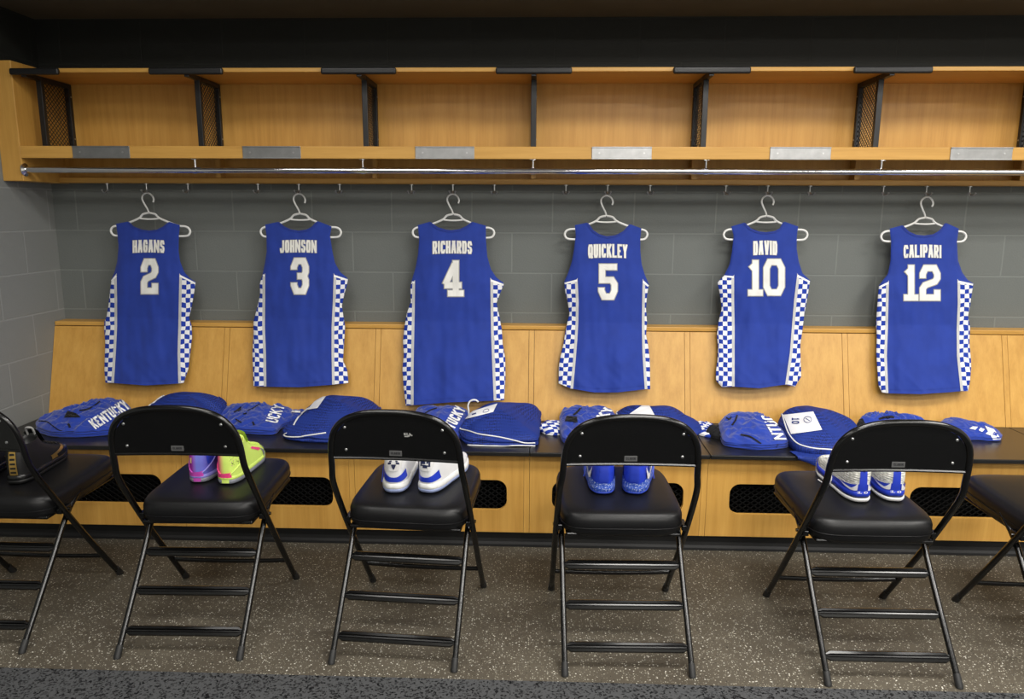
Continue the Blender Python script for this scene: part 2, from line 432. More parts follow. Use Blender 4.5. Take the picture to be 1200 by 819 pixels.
def make_divider(label):
    d = thing('shelf_divider', label, 'divider', (0, 3.53, 1.7635), group='mesh dividers on the overhead shelf')
    mb = MB()
    H, D, w, tx = .3205, .23, .022, .0125
    mb.rbox(-tx, tx, 0, w, 0, H, .002); mb.rbox(-tx, tx, D - w, D, 0, H, .002)
    mb.rbox(-tx, tx, w, D - w, 0, w * .5, .002); mb.rbox(-tx, tx, w, D - w, H - w, H, .002)
    mb.obj('frame', 'black_metal', d)
    mb = MB(); expanded(mb, (0, w, w * .5), (0, 1, 0), (0, 0, 1), D - 2 * w, H - 1.5 * w, .026, .022, .0026, .0018); mb.obj('wire_mesh', 'black_metal', d)
    mb = MB(); mb.rbox(-.011, .011, -.10, .004, H - .020, H, .002)
    mb.obj('bracket_arm', 'black_metal', d)
    mb = MB(); mb.rbox(-.168, .168, -.113, -.0930, H - .012, H + .017, .008, 4); mb.obj('bracket_bar', 'black_metal', d)
    for y, z in ((D - .011, .06), (D - .011, .26)):
        for sx in (-1, 1):
            mb = MB(); mb.disc((sx * tx, y, z), (sx, 0, 0), .004, .0015, 10); mb.obj('screw', 'steel', d)
    return d
div_labels = ['black mesh divider beside the wooden end panel of the shelf', 'black mesh divider on shelf above the gap between jerseys 2 and 3',
              'black mesh divider on shelf above the gap between jerseys 3 and 4', 'black mesh divider seen edge-on above the gap between jerseys 4 and 5',
              'black mesh divider on shelf above the gap between jerseys 5 and 10', 'black mesh divider on shelf above the gap between jerseys 10 and 12',
              'black mesh divider cut by the right picture edge on the shelf']
d0 = make_divider(div_labels[0])
for i, k in enumerate(range(-3, 4)):
    d = d0 if i == 0 else copy_tree(d0)
    d['label'] = div_labels[i]; d.location.x = G(k) + (.030 if k == -3 else 0)
for ch in list(d0.children):                      # the first bracket bar butts against the end panel
    if ch.name.startswith('bracket_bar'):
        mb = MB(); mb.rbox(XS - d0.location.x + .001, .168, -.113, -.0930, .3085, .3375, .008, 4); me = mb.mesh('bracket_bar'); me.materials.append(M['black_metal']); ch.data = me
        ch['label'] = 'shortened bracket bar'

# aluminium name-card holders on the shelf edge
def make_holder(label):
    h = thing('name_card_holder', label, 'card holder', (0, 3.437, 1.736), group='aluminium card holders on the shelf edge')
    mb = MB(); w, z = .1335, .0275
    mb.rbox(-w, w, -.004, -.0005, -z, z, .0008); mb.rbox(-w, w, -.008, -.0035, z - .005, z, .0008); mb.rbox(-w, w, -.008, -.0035, -z, -z + .005, .0008)
    mb.obj('holder_plate', 'aluminium', h)
    for x in (-.10, .10):
        mb = MB(); mb.disc((x, -.004, 0), (0, -1, 0), .0042, .0015, 12); mb.obj('screw', 'steel', h)
    return h
nums = ['2', '3', '4', '5', '10', '12']
h0 = None
for i, k in enumerate(range(-3, 3)):
    lab = 'empty aluminium card holder on shelf edge above the number %s jersey' % nums[i]
    if h0 is None: h0 = make_holder(lab); h = h0
    else: h = copy_tree(h0); h['label'] = lab
    h.location.x = (-2.003, -1.213, -.423, .3715, 1.161, 1.9485)[i]

# clothes rail
rod = thing('hanging_rail', 'long chrome clothes rail running under the wooden shelf', 'rail', (0, 3.455, 1.658))
O = (0, 3.455, 1.658)
mb = MB(); mb.tube([(XS + .004, 3.455, 1.658), (XEND, 3.455, 1.658)], .0135, 20); mb.shift(O).obj('rod', 'chrome', rod, True)
mb = MB(); mb.tube([(XS, 3.455, 1.658), (XS + .004, 3.455, 1.658), (XS + .012, 3.455, 1.658)], [.03, .03, .018], 24); mb.shift(O).obj('flange', 'chrome', rod, True, angle=.5)
for k in range(-2, 4):
    x = G(k)
    mb = MB(); mb.tube([(x, 3.455, 1.708), (x, 3.455, 1.67)], .0045, 10); mb.tube([(x - .009, 3.455, 1.658), (x + .009, 3.455, 1.658)], .0158, 20)
    mb.rbox(x - .012, x + .012, 3.442, 3.468, 1.705, 1.7088, .001)
    mb.shift(O).obj('rail_bracket', 'chrome', rod, True, angle=.5)

# coat hooks
def make_hook(label):
    h = thing('coat_hook', label, 'hook', (0, 3.715, 1.607), group='chrome coat hooks under the shelf rail')
    mb = MB(); mb.tube([(0, 0, 0), (0, 0, -.004)], .010, 14); mb.tube([(0, 0, -.003), (0, 0, -.032)], .003, 8)
    mb.obj('stem', 'steel', h, True, angle=.5)
    for a in (-.5, .5):
        mb = MB(); s, cc = math.sin(a), math.cos(a)
        mb.tube(smooth_path([(0, 0, -.030), (s * .010, -cc * .012, -.042), (s * .022, -cc * .022, -.044), (s * .030, -cc * .028, -.034)], 4), .0026, 8)
        mb.tube([(s * .029, -cc * .027, -.036), (s * .0315, -cc * .029, -.031)], .0045, 10)
        mb.obj('prong', 'steel', h, True)
    return h
hk = make_hook('')
hx = [(-2.169, -1.969, -1.757), (-1.401, -1.195, -.989), (-.629, -.423, -.217), (.136, .341, .549), (.918, 1.121, 1.325), (1.678, 1.884, 2.09)]
first = True
for i, tri in enumerate(hx):
    for j, x in enumerate(tri):
        h = hk if first else copy_tree(hk); first = False; h.location.x = x * .992
        h['label'] = ('chrome coat hook just left of the hook with jersey %s' % nums[i], 'chrome coat hook that carries the hanger of jersey %s' % nums[i],
                      'chrome coat hook just right of the hook with jersey %s' % nums[i])[j]

# ------------------------------------------------------------------ sloped panelling
pn = thing('wall_panelling', 'sloped maple panelling with narrow ledge behind the bench', 'panelling', (0, 3.6, .4524))
O = (0, 3.6, .4524)
ZL, YP, YPB, ZB = .9126, 3.697, 3.569, .4524
PY = lambda z: YP - (ZL - z) * (YP - YPB) / (ZL - ZB)
mb = MB(); mb.rbox(XL + .002, XEND, YP - .006, YW - .001, ZL - .021, ZL, .003); mb.shift(O).obj('ledge', 'wood_horizontal', pn)
def slab(mb, x0, x1, z0, z1, off, th):
    mb.add([(x0, PY(z0) - off, z0), (x1, PY(z0) - off, z0), (x1, PY(z1) - off, z1), (x0, PY(z1) - off, z1),
            (x0, PY(z0) - off + th, z0), (x1, PY(z0) - off + th, z0), (x1, PY(z1) - off + th, z1), (x0, PY(z1) - off + th, z1)],
           [(0, 1, 2, 3), (7, 6, 5, 4), (0, 4, 5, 1), (1, 5, 6, 2), (2, 6, 7, 3), (3, 7, 4, 0)])
for k in range(-3, 4):
    x0 = G(k) + .0145 if k > -3 else XL + .002
    mb = MB(); slab(mb, x0, G(k + 1) - .0145, ZB + .001, ZL - .024, 0, .018); mb.shift(O).obj('panel', 'wood_vertical', pn)
for k in range(-2, 5):
    mb = MB(); slab(mb, G(k) - .0125, G(k) + .0125, ZB + .001, ZL - .024, .0005, .018); mb.shift(O).obj('stile', 'wood_vertical', pn)
mb = MB(); slab(mb, XL + .002, XEND, ZB + .001, ZL - .022, -.02, .004); mb.shift(O).obj('backing', 'black_metal', pn)

# ------------------------------------------------------------------ bench units
bn = {0: 'under jersey 2 at the left wall', 1: 'under jersey 3', 2: 'under jersey 4', 3: 'under jersey 5', 4: 'under jersey 10', 5: 'under jersey 12', 6: 'at the right picture edge'}
def rounded(x0, x1, z0, z1, r, n=6):
    out = []
    for cx, cz, a0 in ((x1 - r, z1 - r, 0), (x0 + r, z1 - r, PI / 2), (x0 + r, z0 + r, PI), (x1 - r, z0 + r, 1.5 * PI)):
        for i in range(n + 1): a = a0 + PI / 2 * i / n; out.append((cx + r * math.cos(a), cz + r * math.sin(a)))
    return out
def front_with_hole(mb, X0, X1, Z0, Z1, hole, y0, y1):
    """rectangle X0..X1,Z0..Z1 with a convex hole, front at y0 and rear at y1"""
    cx = sum(p[0] for p in hole) / len(hole); cz = sum(p[1] for p in hole) / len(hole); out = []
    for x, z in hole:
        dx, dz = x - cx, z - cz; t = 1e9
        if dx > 1e-9: t = min(t, (X1 - cx) / dx)
        if dx < -1e-9: t = min(t, (X0 - cx) / dx)
        if dz > 1e-9: t = min(t, (Z1 - cz) / dz)
        if dz < -1e-9: t = min(t, (Z0 - cz) / dz)
        out.append([cx + dx * t, cz + dz * t])
    for X, Z in ((X0, Z0), (X1, Z0), (X1, Z1), (X0, Z1)):       # snap the nearest ray to each corner
        i = min(range(len(out)), key=lambda i: (out[i][0] - X) ** 2 + (out[i][1] - Z) ** 2); out[i] = [X, Z]
    n = len(hole)
    vs = [(x, y0, z) for x, z in hole] + [(x, y0, z) for x, z in out] + [(x, y1, z) for x, z in hole] + [(x, y1, z) for x, z in out]
    fs = []
    for i in range(n):
        j = (i + 1) % n
        fs += [(i, j, n + j, n + i), (2 * n + i, 3 * n + i, 3 * n + j, 2 * n + j), (i, 2 * n + i, 2 * n + j, j), (n + i, n + j, 3 * n + j, 3 * n + i)]
    mb.add(vs, fs)
for i, k in enumerate(range(-3, 4)):
    x0, x1 = (G(k) if k > -3 else XL + .002), G(k + 1)
    b = thing('locker_bench', 'maple bench section with black top and mesh vent ' + bn[i], 'bench', ((x0 + x1) / 2, 3.11, 0), group='bench units along the wall')
    O = ((x0 + x1) / 2, 3.11, 0)
    mb = MB(); mb.rbox(x0 + .001, x1 - .001, 3.07, YPB + .003, .4335, .4524, .003); mb.shift(O).obj('bench_top', 'black_laminate', b)
    hx0, hx1 = G(k) + .100, G(k + 1) - .100
    mb = MB(); front_with_hole(mb, x0 + .001, x1 - .0255, .066, .4335, rounded(hx0, hx1, .170, .310, .045), 3.11, 3.128)
    mb.shift(O).obj('front_panel', 'wood_vertical', b)
    mb = MB(); mb.box(x1 - .0245, x1 - .0005, 3.1095, 3.128, .066, .4335); mb.shift(O).obj('stile', 'wood_vertical', b)
    mb = MB(); expanded(mb, (hx0 - .02, 3.131, .155), (1, 0, 0), (0, 0, 1), hx1 - hx0 + .04, .17, .034, .024, .004, .003)
    mb.shift(O).obj('vent_mesh', 'vent_black', b)
    mb = MB(); mb.box(x0 + .005, x1 - .005, 3.45, 3.46, .001, .432); mb.box(x0 + .005, x0 + .015, 3.14, 3.45, .001, .432); mb.box(x1 - .015, x1 - .005, 3.14, 3.45, .001, .432)
    mb.shift(O).obj('carcass', 'vent_black', b)

# ------------------------------------------------------------------ folding chairs
def make_chair():
    t = thing('folding_chair', '', 'chair', group='black folding chairs facing the bench')
    # front frame: one tube from foot to foot over the backrest
    half = [(-.226, .548, .012), (-.226, .43, .165), (-.227, .32, .312), (-.2265, .215, .46), (-.224, .135, .580), (-.217, .110, .640), (-.2135, .098, .700),
            (-.206, .088, .747), (-.189, .080, .784), (-.158, .074, .814), (-.114, .071, .833), (-.060, .070, .842)]
    path = half + [(0, .070, .844)] + [(-x, y, z) for x, y, z in reversed(half)]
    mb = MB(); mb.tube(smooth_path(path, 5), .0106, 12); fr = mb.obj('front_frame', 'black_enamel', t, True)
    for s in (-1, 1):
        mb = MB(); mb.tube([(s * .226, .560, 0), (s * .226, .556, .004), (s * .226, .53, .038)], [.0128, .0135, .0118], 12); mb.obj('foot_cap', 'foot_rubber', fr, True, angle=.6)
    # backrest
    prof = [(-.206, .678), (-.2055, .712), (-.199, .746), (-.182, .779), (-.153, .806), (-.112, .825), (-.060, .834)]
    rows = []
    for i in range(19):
        q = i / 18
        row = []
        for j in range(25):
            u = -1 + 2 * j / 24
            ztop = interp([(p[0], p[1]) for p in prof[1:]] + [(0, .836)], -abs(u) * .206)
            z = lerp(.678, ztop, q); y = interp([(.64, .110), (.70, .098), (.747, .088), (.784, .080), (.842, .070)], z)
            row.append((u * .206, y + .010 * (1 - u * u) - .002, z))
        rows.append(row)
    mb = MB(); mb.grid(rows); mb.grid([[(x, y + .004, z) for x, y, z in r] for r in rows], flip=True)
    lower = [(x, y + .002, z - .001) for x, y, z in rows[0]]
    mb.tube(lower, .006, 8); bk = mb.obj('backrest', 'black_enamel', t, True)
    for x, z in ((-.160, .787), (.160, .787), (-.163, .707), (.163, .707)):
        y = interp([(.64, .110), (.70, .098), (.747, .088), (.784, .080)], z) + .010 * (1 - (x / .206) ** 2) - .002
        mb = MB(); mb.tube([(x, y, z), (x, y - .002, z), (x, y - .0035, z)], [.005, .0046, .002], 12); mb.obj('rivet', 'steel', bk, True)
    yb = .1075
    mb = MB(); mb.rbox(-.021, .021, yb - .0035, yb - .0005, .6885, .707, .0008)
    pl = mb.obj('label_plate', 'tag_metal', bk)
    mb = MB(); qs = text_quads('CLARIN', .030, .008, .0016, .0014, step=.02)
    quads_mesh(qs, lambda a, b: (a - .015, yb - .0042, .694 + b)).obj('lettering', 'tag_print', pl)
    # rear legs with three treads
    legp = [(0, .012), (.10, .130), (.20, .250), (.30, .372), (.385, .432)]
    for s in (-1, 1):
        mb = MB(); mb.tube(smooth_path([(s * .2055, y, z) for y, z in legp], 4), .0098, 12)
        lg = mb.obj('rear_leg', 'black_enamel', t, True)
        mb = MB(); mb.tube([(s * .2055, -.006, 0), (s * .2055, -.004, .006), (s * .2055, .018, .034)], [.0112, .0118, .0108], 12); mb.obj('foot_cap', 'foot_rubber', lg, True, angle=.6)
    for z in RUNGS:
        y = interp([(a, b) for b, a in legp], z); dy, dz = .64, .768
        mb = MB()
        sec = [(-.017, -.002), (-.014, .004), (-.006, .0065), (-.002, .002), (.002, .002), (.006, .0065), (.014, .004), (.017, -.002), (.014, -.004), (0, -.003), (-.014, -.004)]
        rows = []
        for x, k in ((-.205, .5), (-.194, .62), (-.184, 1.0), (.184, 1.0), (.194, .62), (.205, .5)):
            # along the leg direction (dy,dz), outward normal (-dz, dy)
            rows.append([(x, y + a * k * dy - b * k * dz * 1.2, z + a * k * dz + b * k * dy * 1.2) for a, b in sec])
        mb.grid(rows, wrap=True); mb.obj('rung', 'black_enamel', t, True, angle=.5)
    # stretcher between the front legs
    yz = lambda z: interp([(0.012, .548), (.165, .43), (.312, .32)], z)
    mb = MB(); st = []
    for i in range(13):
        u = -1 + i / 6; z = .128 - .008 * (1 - u * u); st.append((u * .222, yz(z), z))
    mb.tube(st, .009, 10, flat=.5); mb.obj('stretcher', 'black_enamel', t, True)
    # padded seat
    N = 40
    def ring(k, z, dy=0):
        out = []
        for i in range(N):
            a = 2 * PI * i / N; ca, sa = math.cos(a), math.sin(a); e = .34
            x = math.copysign(abs(ca) ** e, ca) * (.2135 - k); y = math.copysign(abs(sa) ** e, sa) * (.240 - k)
            out.append((x, .428 + y, z + .006 * (y / .23)))
        return out
    prof = [(.03, .397), (.012, .397), (.004, .403), (.002, .414), (.0, .434), (.0, .452), (.004, .464), (.010, .472), (.020, .4765), (.045, .480), (.10, .482), (.16, .483), (.19, .483)]
    mb = MB(); R = [ring(k, z) for k, z in prof]; mb.grid(R, wrap=True); n0 = len(mb.v)
    mb.f.append(tuple(range(N))); mb.mi.append(0); mb.f.append(tuple(range(n0 - N, n0))); mb.mi.append(0)
    cu = mb.obj('seat', 'black_vinyl', t, True, angle=1.2)
    mb = MB(); mb.tube(ring(-.0008, .426), .0018, 6, closed=True); mb.obj('seam', 'black_vinyl', cu, True)
    mb = MB(); mb.rbox(-.196, .196, .205, .645, .386, .399, .005); mb.obj('seat_pan', 'black_enamel', t)
    for s in (-1, 1):
        mb = MB(); mb.rbox(s * .2155 - .010, s * .2155 + .010, .24, .30, .392, .412, .003); mb.tube([(s * .20, .275, .40), (s * .238, .275, .40)], .006, 10)
        mb.obj('hinge', 'black_enamel', t)
    return t
RUNGS = (.070, .172, .275)
ch0 = make_chair()
chairs = [(-1.932, 2.225, 0, 'black folding chair with black and gold sneakers, cut by the left picture edge'),
          (-1.184, 2.212, 1.2, 'black folding chair holding the yellow and purple sneakers'),
          (-.462, 2.195, -3.6, 'black folding chair holding the white sneakers with blue heels'),
          (.308, 2.178, 1.4, 'black folding chair holding the all blue sneakers'),
          (1.141, 2.160, .6, 'black folding chair holding the white knit sneakers with blue heels'),
          (1.858, 2.150, 0, 'black folding chair with empty seat, cut by the right picture edge')]
CH_OBJ = []
for i, (x, y, r, lab) in enumerate(chairs):
    cobj = ch0 if i == 0 else copy_tree(ch0)
    cobj.location = (x, y, 0); cobj.rotation_euler.z = math.radians(r); cobj['label'] = lab; CH_OBJ.append(cobj)
# marker scrawl on the third chair's backrest
bkk = [q for q in CH_OBJ[2].children if q.name.startswith('backrest')][0]
mb = MB()
for pts in ([(0, 0), (1, 0), (1, .5), (0, .5), (0, 1), (1, 1)], [(1.3, 0), (1.5, 1), (2.1, .2)], [(1.4, .5), (2.2, .45)]):
    for q in stroke_polys([(.034 + a * .012, .760 + b * .011) for a, b in pts], .003, False, .02):
        mb.add([(p.x, .0914 + (.760 - p.y) * .22, p.y) for p in q], [(0, 1, 2, 3)])
mb.obj('scrawl', 'white_marker', bkk)

# ------------------------------------------------------------------ jerseys
def YJ(z):
    if z >= .935: return lerp(3.666, 3.70, min(1, (z - .935) / .5))
    return 3.666 - (.935 - z) * .285
class Jersey:
    def __init__(s, x0, y0, sc, d):
        s.x0, s.y0, s.sc = x0, y0, sc; s.d = d; s.seed = x0 * .37
        s.Lp = sorted([(b, a) for a, b in d['L']]); s.Rp = sorted([(b, a) for a, b in d['R']])
    def L(s, y): return interp(s.Lp, y)
    def R(s, y): return interp(s.Rp, y)
    def depth(s, x, y):
        l, r = s.L(y), s.R(y); q = (x - (l + r) / 2) / max(1, (r - l) / 2); q = max(-1, min(1, q))
        ytop = 150; v = max(0, min(1, (y - ytop) / 600))
        T = .006 + .026 * min(1, v * 2.2)
        d = T * math.sqrt(max(0, 1 - q * q))
        k = (1 - q ** 4)
        nz = noise.noise(Vector((x * .016 + s.seed, y * .0035, 1.7))) * .010 * (0.25 + v) + noise.noise(Vector((x * .04 + s.seed, y * .012, 5.1))) * .0035
        # soft vertical drape and diagonal pull lines to the hem corners
        nz += .0025 * v * math.sin(x * .045 + y * .006 + s.seed)
        edge = max(0, abs(q) - .62) / .38
        nz += edge * .006 * noise.noise(Vector((x * .05, y * .022 + s.seed, 9.3)))
        nz += .004 * (1 - min(1, abs(y - 760) / 130)) * noise.noise(Vector((x * .03 - y * .03, s.seed, 2.2)))
        return d + nz * k * (0.3 + min(1, v * 3))
    def pt(s, x, y, off=0, back=False):
        px, py = s.x0 + x / s.sc, s.y0 + y / s.sc
        z = at_y(px, py, 3.68).z; Y = YJ(z)
        Y = Y + .008 if back else Y - s.depth(x, y) - off
        return at_y(px, py, Y)
    def sheet(s, back=False, nu=56, nv=90):
        rows = []
        top = s.d['top']; hem = s.d['hem']
        for j in range(nv + 1):
            row = []
            for i in range(nu + 1):
                u = i / nu; xt = lerp(top[0][0], top[-1][0], u); yt = interp(top, xt)
                xh = lerp(hem[0][0], hem[-1][0], u); yh = interp(hem, xh)
                if back: yt = yt + 0
                v = j / nv; y = lerp(yt, yh, v ** 1.15 if v < 1 else 1)
                x = lerp(s.L(y), s.R(y), u)
                row.append(s.pt(x, y, 0, back and 0 < i < nu))
            rows.append(row)
        return rows
    def strip(s, fa, fb, ya, yb, n, mname, name, parent, off, org, ncol=6, uvk=None):
        rows = []; uv = []
        for j in range(n + 1):
            row = []
            for i in range(ncol + 1):
                q = i / ncol
                y = lerp(lerp(ya[0], ya[1], q), lerp(yb[0], yb[1], q), j / n)
                a, b = fa(y), fb(y); x = lerp(a, b, q); row.append(s.pt(x, y, off) - Vector(org))
                if uvk:
                    w = noise.noise(Vector((x * .03, y * .03, s.seed))) * .32
                    uv.append(((x - a) / uvk * (1 if b > a else -1) + w * .6, y / uvk + w))
            rows.append(row)
        mb = MB(); mb.grid(rows)
        return mb.obj(name, mname, parent, True, uv=uv if uvk else None)

JD = [
 dict(n='2', name='HAGANS', x0=100, sc=3.2757, hook=(238, 37),
  top=[(118, 155), (165, 146), (185, 165), (215, 177), (245, 181), (275, 177), (300, 165), (322, 147), (363, 160)],
  L=[(118, 155), (124, 200), (127, 245), (122, 300), (112, 340), (100, 368), (96, 400), (88, 470), (80, 515), (73, 530), (72, 560), (76, 610), (74, 670), (73, 720), (77, 765)],
  R=[(363, 160), (359, 200), (358, 260), (364, 300), (380, 340), (400, 362), (424, 378), (418, 420), (405, 490), (398, 515), (408, 545), (410, 590), (403, 650), (396, 710), (378, 765)],
  iL=[(120, 350), (122, 450), (122, 550), (117, 650), (110, 765)], iR=[(361, 350), (359, 450), (357, 550), (354, 650), (357, 767)],
  hem=[(77, 765), (110, 766), (230, 775), (355, 768), (378, 766)], nb=(182, 303, 219, 266), num=[('2', 212, 281, 287, 426)]),
 dict(n='3', name='JOHNSON', x0=275, sc=3.2757, hook=(247, 40),
  top=[(117, 158), (168, 147), (190, 165), (215, 176), (245, 181), (275, 177), (297, 166), (318, 144), (372, 165)],
  L=[(117, 158), (122, 200), (123, 260), (117, 300), (108, 345), (96, 385), (97, 430), (85, 480), (72, 530), (72, 580), (68, 650), (70, 710), (72, 778)],
  R=[(372, 165), (366, 200), (375, 260), (385, 305), (405, 340), (436, 365), (432, 385), (420, 430), (412, 470), (418, 510), (424, 550), (420, 620), (416, 680), (432, 715), (437, 766)],
  iL=[(117, 350), (117, 450), (116, 550), (120, 650), (122, 780)], iR=[(380, 350), (377, 450), (372, 550), (372, 650), (374, 775)],
  hem=[(72, 778), (122, 780), (250, 782), (370, 773), (437, 766)], nb=(174, 314, 219, 266), num=[('3', 214, 286, 284, 427)]),
 dict(n='4', name='RICHARDS', x0=455, sc=3.0333, hook=(230, 38),
  top=[(105, 148), (148, 136), (175, 155), (205, 164), (225, 166), (255, 162), (280, 150), (298, 136), (347, 150)],
  L=[(105, 148), (110, 200), (106, 250), (97, 300), (83, 345), (78, 370), (80, 420), (66, 460), (57, 510), (52, 560), (55, 610), (50, 660), (54, 720), (62, 790)],
  R=[(347, 150), (347, 200), (352, 260), (365, 305), (385, 335), (413, 355), (400, 385), (385, 425), (395, 470), (404, 520), (407, 570), (416, 620), (417, 690), (412, 770)],
  iL=[(95, 348), (94, 450), (92, 550), (90, 650), (90, 775)], iR=[(363, 340), (364, 450), (366, 550), (370, 650), (375, 770)],
  hem=[(62, 790), (90, 788), (220, 778), (375, 772), (412, 770)], nb=(158, 297, 206, 250), num=[('4', 190, 270, 272, 403)]),
 dict(n='5', name='QUICKLEY', x0=635, sc=3.2757, hook=(250, 47),
  top=[(127, 160), (175, 150), (195, 178), (220, 195), (250, 203), (285, 198), (315, 182), (338, 156), (382, 172)],
  L=[(127, 160), (130, 200), (124, 250), (115, 300), (100, 345), (85, 378), (90, 420), (98, 450), (106, 500), (98, 530), (90, 570), (82, 620), (72, 660), (65, 700), (64, 768)],
  R=[(382, 172), (378, 210), (378, 260), (383, 310), (395, 350), (411, 388), (404, 430), (400, 480), (404, 530), (400, 580), (408, 620), (415, 680), (416, 790)],
  iL=[(137, 368), (141, 450), (140, 530), (136, 600), (128, 700), (120, 788)], iR=[(387, 372), (385, 450), (384, 550), (386, 650), (395, 790)],
  hem=[(64, 768), (118, 788), (200, 802), (290, 802), (395, 790), (416, 790)], nb=(178, 328, 235, 286), num=[('5', 215, 292, 307, 448)]),
 dict(n='10', name='DAVID', x0=820, sc=3.2757, hook=(262, 47),
  top=[(121, 165), (172, 150), (195, 172), (225, 184), (255, 187), (290, 182), (310, 170), (324, 146), (378, 165)],
  L=[(121, 165), (130, 200), (124, 260), (115, 310), (95, 350), (68, 380), (78, 430), (84, 480), (72, 530), (66, 580), (70, 630), (68, 680), (62, 720), (62, 755), (85, 782)],
  R=[(378, 165), (373, 200), (372, 250), (380, 300), (395, 345), (424, 372), (415, 430), (402, 500), (395, 560), (386, 620), (388, 690), (390, 740), (366, 780)],
  iL=[(132, 355), (132, 450), (134, 550), (134, 650), (134, 782)], iR=[(374, 350), (362, 450), (354, 550), (346, 650), (328, 772)],
  hem=[(85, 782), (134, 780), (230, 786), (325, 772), (366, 780)], nb=(206, 297, 222, 275), num=[('1', 182, 242, 292, 433), ('0', 243, 328, 288, 432)]),
 dict(n='12', name='CALIPARI', x0=1010, sc=3.2133, hook=(247, 52),
  top=[(105, 170), (153, 157), (175, 180), (205, 193), (235, 196), (270, 191), (295, 176), (316, 148), (365, 170)],
  L=[(105, 170), (110, 220), (108, 290), (98, 340), (64, 385), (60, 430), (56, 480), (53, 530), (56, 580), (54, 640), (58, 700), (62, 760), (75, 787)],
  R=[(365, 170), (358, 220), (362, 290), (378, 335), (400, 365), (421, 375), (415, 410), (408, 460), (400, 500), (408, 540), (405, 600), (410, 650), (412, 690), (408, 740), (400, 782)],
  iL=[(102, 370), (100, 450), (98, 550), (94, 650), (100, 787)], iR=[(360, 365), (361, 450), (357, 550), (358, 650), (372, 782)],
  hem=[(75, 787), (100, 790), (220, 793), (330, 786), (372, 782), (400, 782)], nb=(158, 299, 233, 280), num=[('1', 155, 213, 305, 443), ('2', 216, 297, 305, 443)]),
]
HANG = []
for d in JD:
    J = Jersey(d['x0'], 215, d['sc'], d)
    org = J.pt(d['hook'][0], 250, 0); org = Vector((org.x, 3.70, at_y(d['x0'] + 240 / d['sc'], 215 + 160 / d['sc'], 3.70).z))
    root = thing('basketball_jersey', 'blue sleeveless jersey lettered %s with white number %s' % (d['name'], d['n']), 'jersey', org, group='jerseys hanging along the wall')
    fr, bk = J.sheet(), J.sheet(True)
    mb = MB(); mb.grid([[p - org for p in r] for r in fr]); mb.grid([[p - org for p in r] for r in bk], flip=True)
    mb.obj('jersey_body', 'jersey_blue', root, True)
    iL = lambda y, q=sorted((b, a) for a, b in d['iL']): interp(q, y)
    iR = lambda y, q=sorted((b, a) for a, b in d['iR']): interp(q, y)
    pw = 9 * d['sc'] / 3.2757
    hL, hR = d['hem'][0], d['hem'][-1]
    hy = lambda x: interp(d['hem'], x)
    yl0, yr0 = d['iL'][0][1], d['iR'][0][1]
    # armpit = first local maximum of the silhouette below the armhole
    apL = min(y for x, y in d['L'] if y > 330 and y >= yl0 - 5 and x <= min(a for a, b in d['L'] if b < y + 12))
    apR = next(y for (x, y) in d['R'] if x == max(a for a, b in d['R'] if b < 400))
    ly1, ry1 = hy(d['iL'][-1][0]), hy(d['iR'][-1][0])
    J.strip(lambda y: iL(y) - pw, lambda y: J.L(y) + .5, (yl0 + 10, apL + 6), (ly1 - 2, hL[1] - 1), 70, 'check_cloth', 'side_panel', root, .0016, org, 8, 17.6 * d['sc'] / 3.2757)
    J.strip(lambda y: iR(y) + pw, lambda y: J.R(y) - .5, (yr0 + 10, apR + 6), (ry1 - 2, hR[1] - 1), 70, 'check_cloth', 'side_panel', root, .0016, org, 8, 17.6 * d['sc'] / 3.2757)
    J.strip(lambda y: iL(y), lambda y: iL(y) - pw * 1.15, (yl0 - 6, yl0 + 10), (ly1 - 1, ly1 - 1), 70, 'grey_piping', 'side_stripe', root, .0024, org, 2)
    J.strip(lambda y: iR(y), lambda y: iR(y) + pw * 1.15, (yr0 - 6, yr0 + 10), (ry1 - 1, ry1 - 1), 70, 'grey_piping', 'side_stripe', root, .0024, org, 2)
    # white sliver along the top of each side panel
    for ii, sgn, y0, ap, sil in ((iL, -1, yl0, apL, J.L), (iR, 1, yr0, apR, J.R)):
        A = Vector((ii(y0) + sgn * 2, y0 + 4)); B = Vector((sil(ap + 4) - sgn * 1.5, ap + 6))
        qs = stroke_polys([tuple(A), tuple(B)], 7, False, 5)
        quads_mesh(qs, lambda x, y: J.pt(x, y, .0026) - org).obj('gusset_trim', 'print_white', root)
    # collar rib along the neckline
    neck = d['top'][1:-1]
    qs = stroke_polys([(x, y + 4) for x, y in neck], 8, False, 6)
    quads_mesh(qs, lambda x, y: J.pt(x, y, .0022) - org).obj('collar', 'jersey_inside', root)
    # stitched hem
    qs = stroke_polys([(x, hy(x) - 15) for x in [lerp(d['iL'][-1][0] + 4, d['iR'][-1][0] - 4, i / 24) for i in range(25)]], 1.2, False, 8)
    quads_mesh(qs, lambda x, y: J.pt(x, y, .0014) - org).obj('hem_stitch', 'jersey_inside', root)
    # lettering
    x0, x1, ya, yb = d['nb']; hh = yb - ya; t = hh * .135
    slant = 0
    mapn = lambda a, b, o: J.pt(x0 + a, yb - b - 2.2 * math.sin(PI * max(0, min(1, a / (x1 - x0)))) , o) - org
    quads_mesh(text_quads(d['name'], x1 - x0, hh, t, 3.6, t + 3.0, 3), lambda a, b: mapn(a, b, .0024)).obj('name_outline', 'twill_grey', root)
    quads_mesh(text_quads(d['name'], x1 - x0, hh, t, 3.6, t + .6, 3), lambda a, b: mapn(a, b, .0034)).obj('name_lettering', 'twill_white', root)
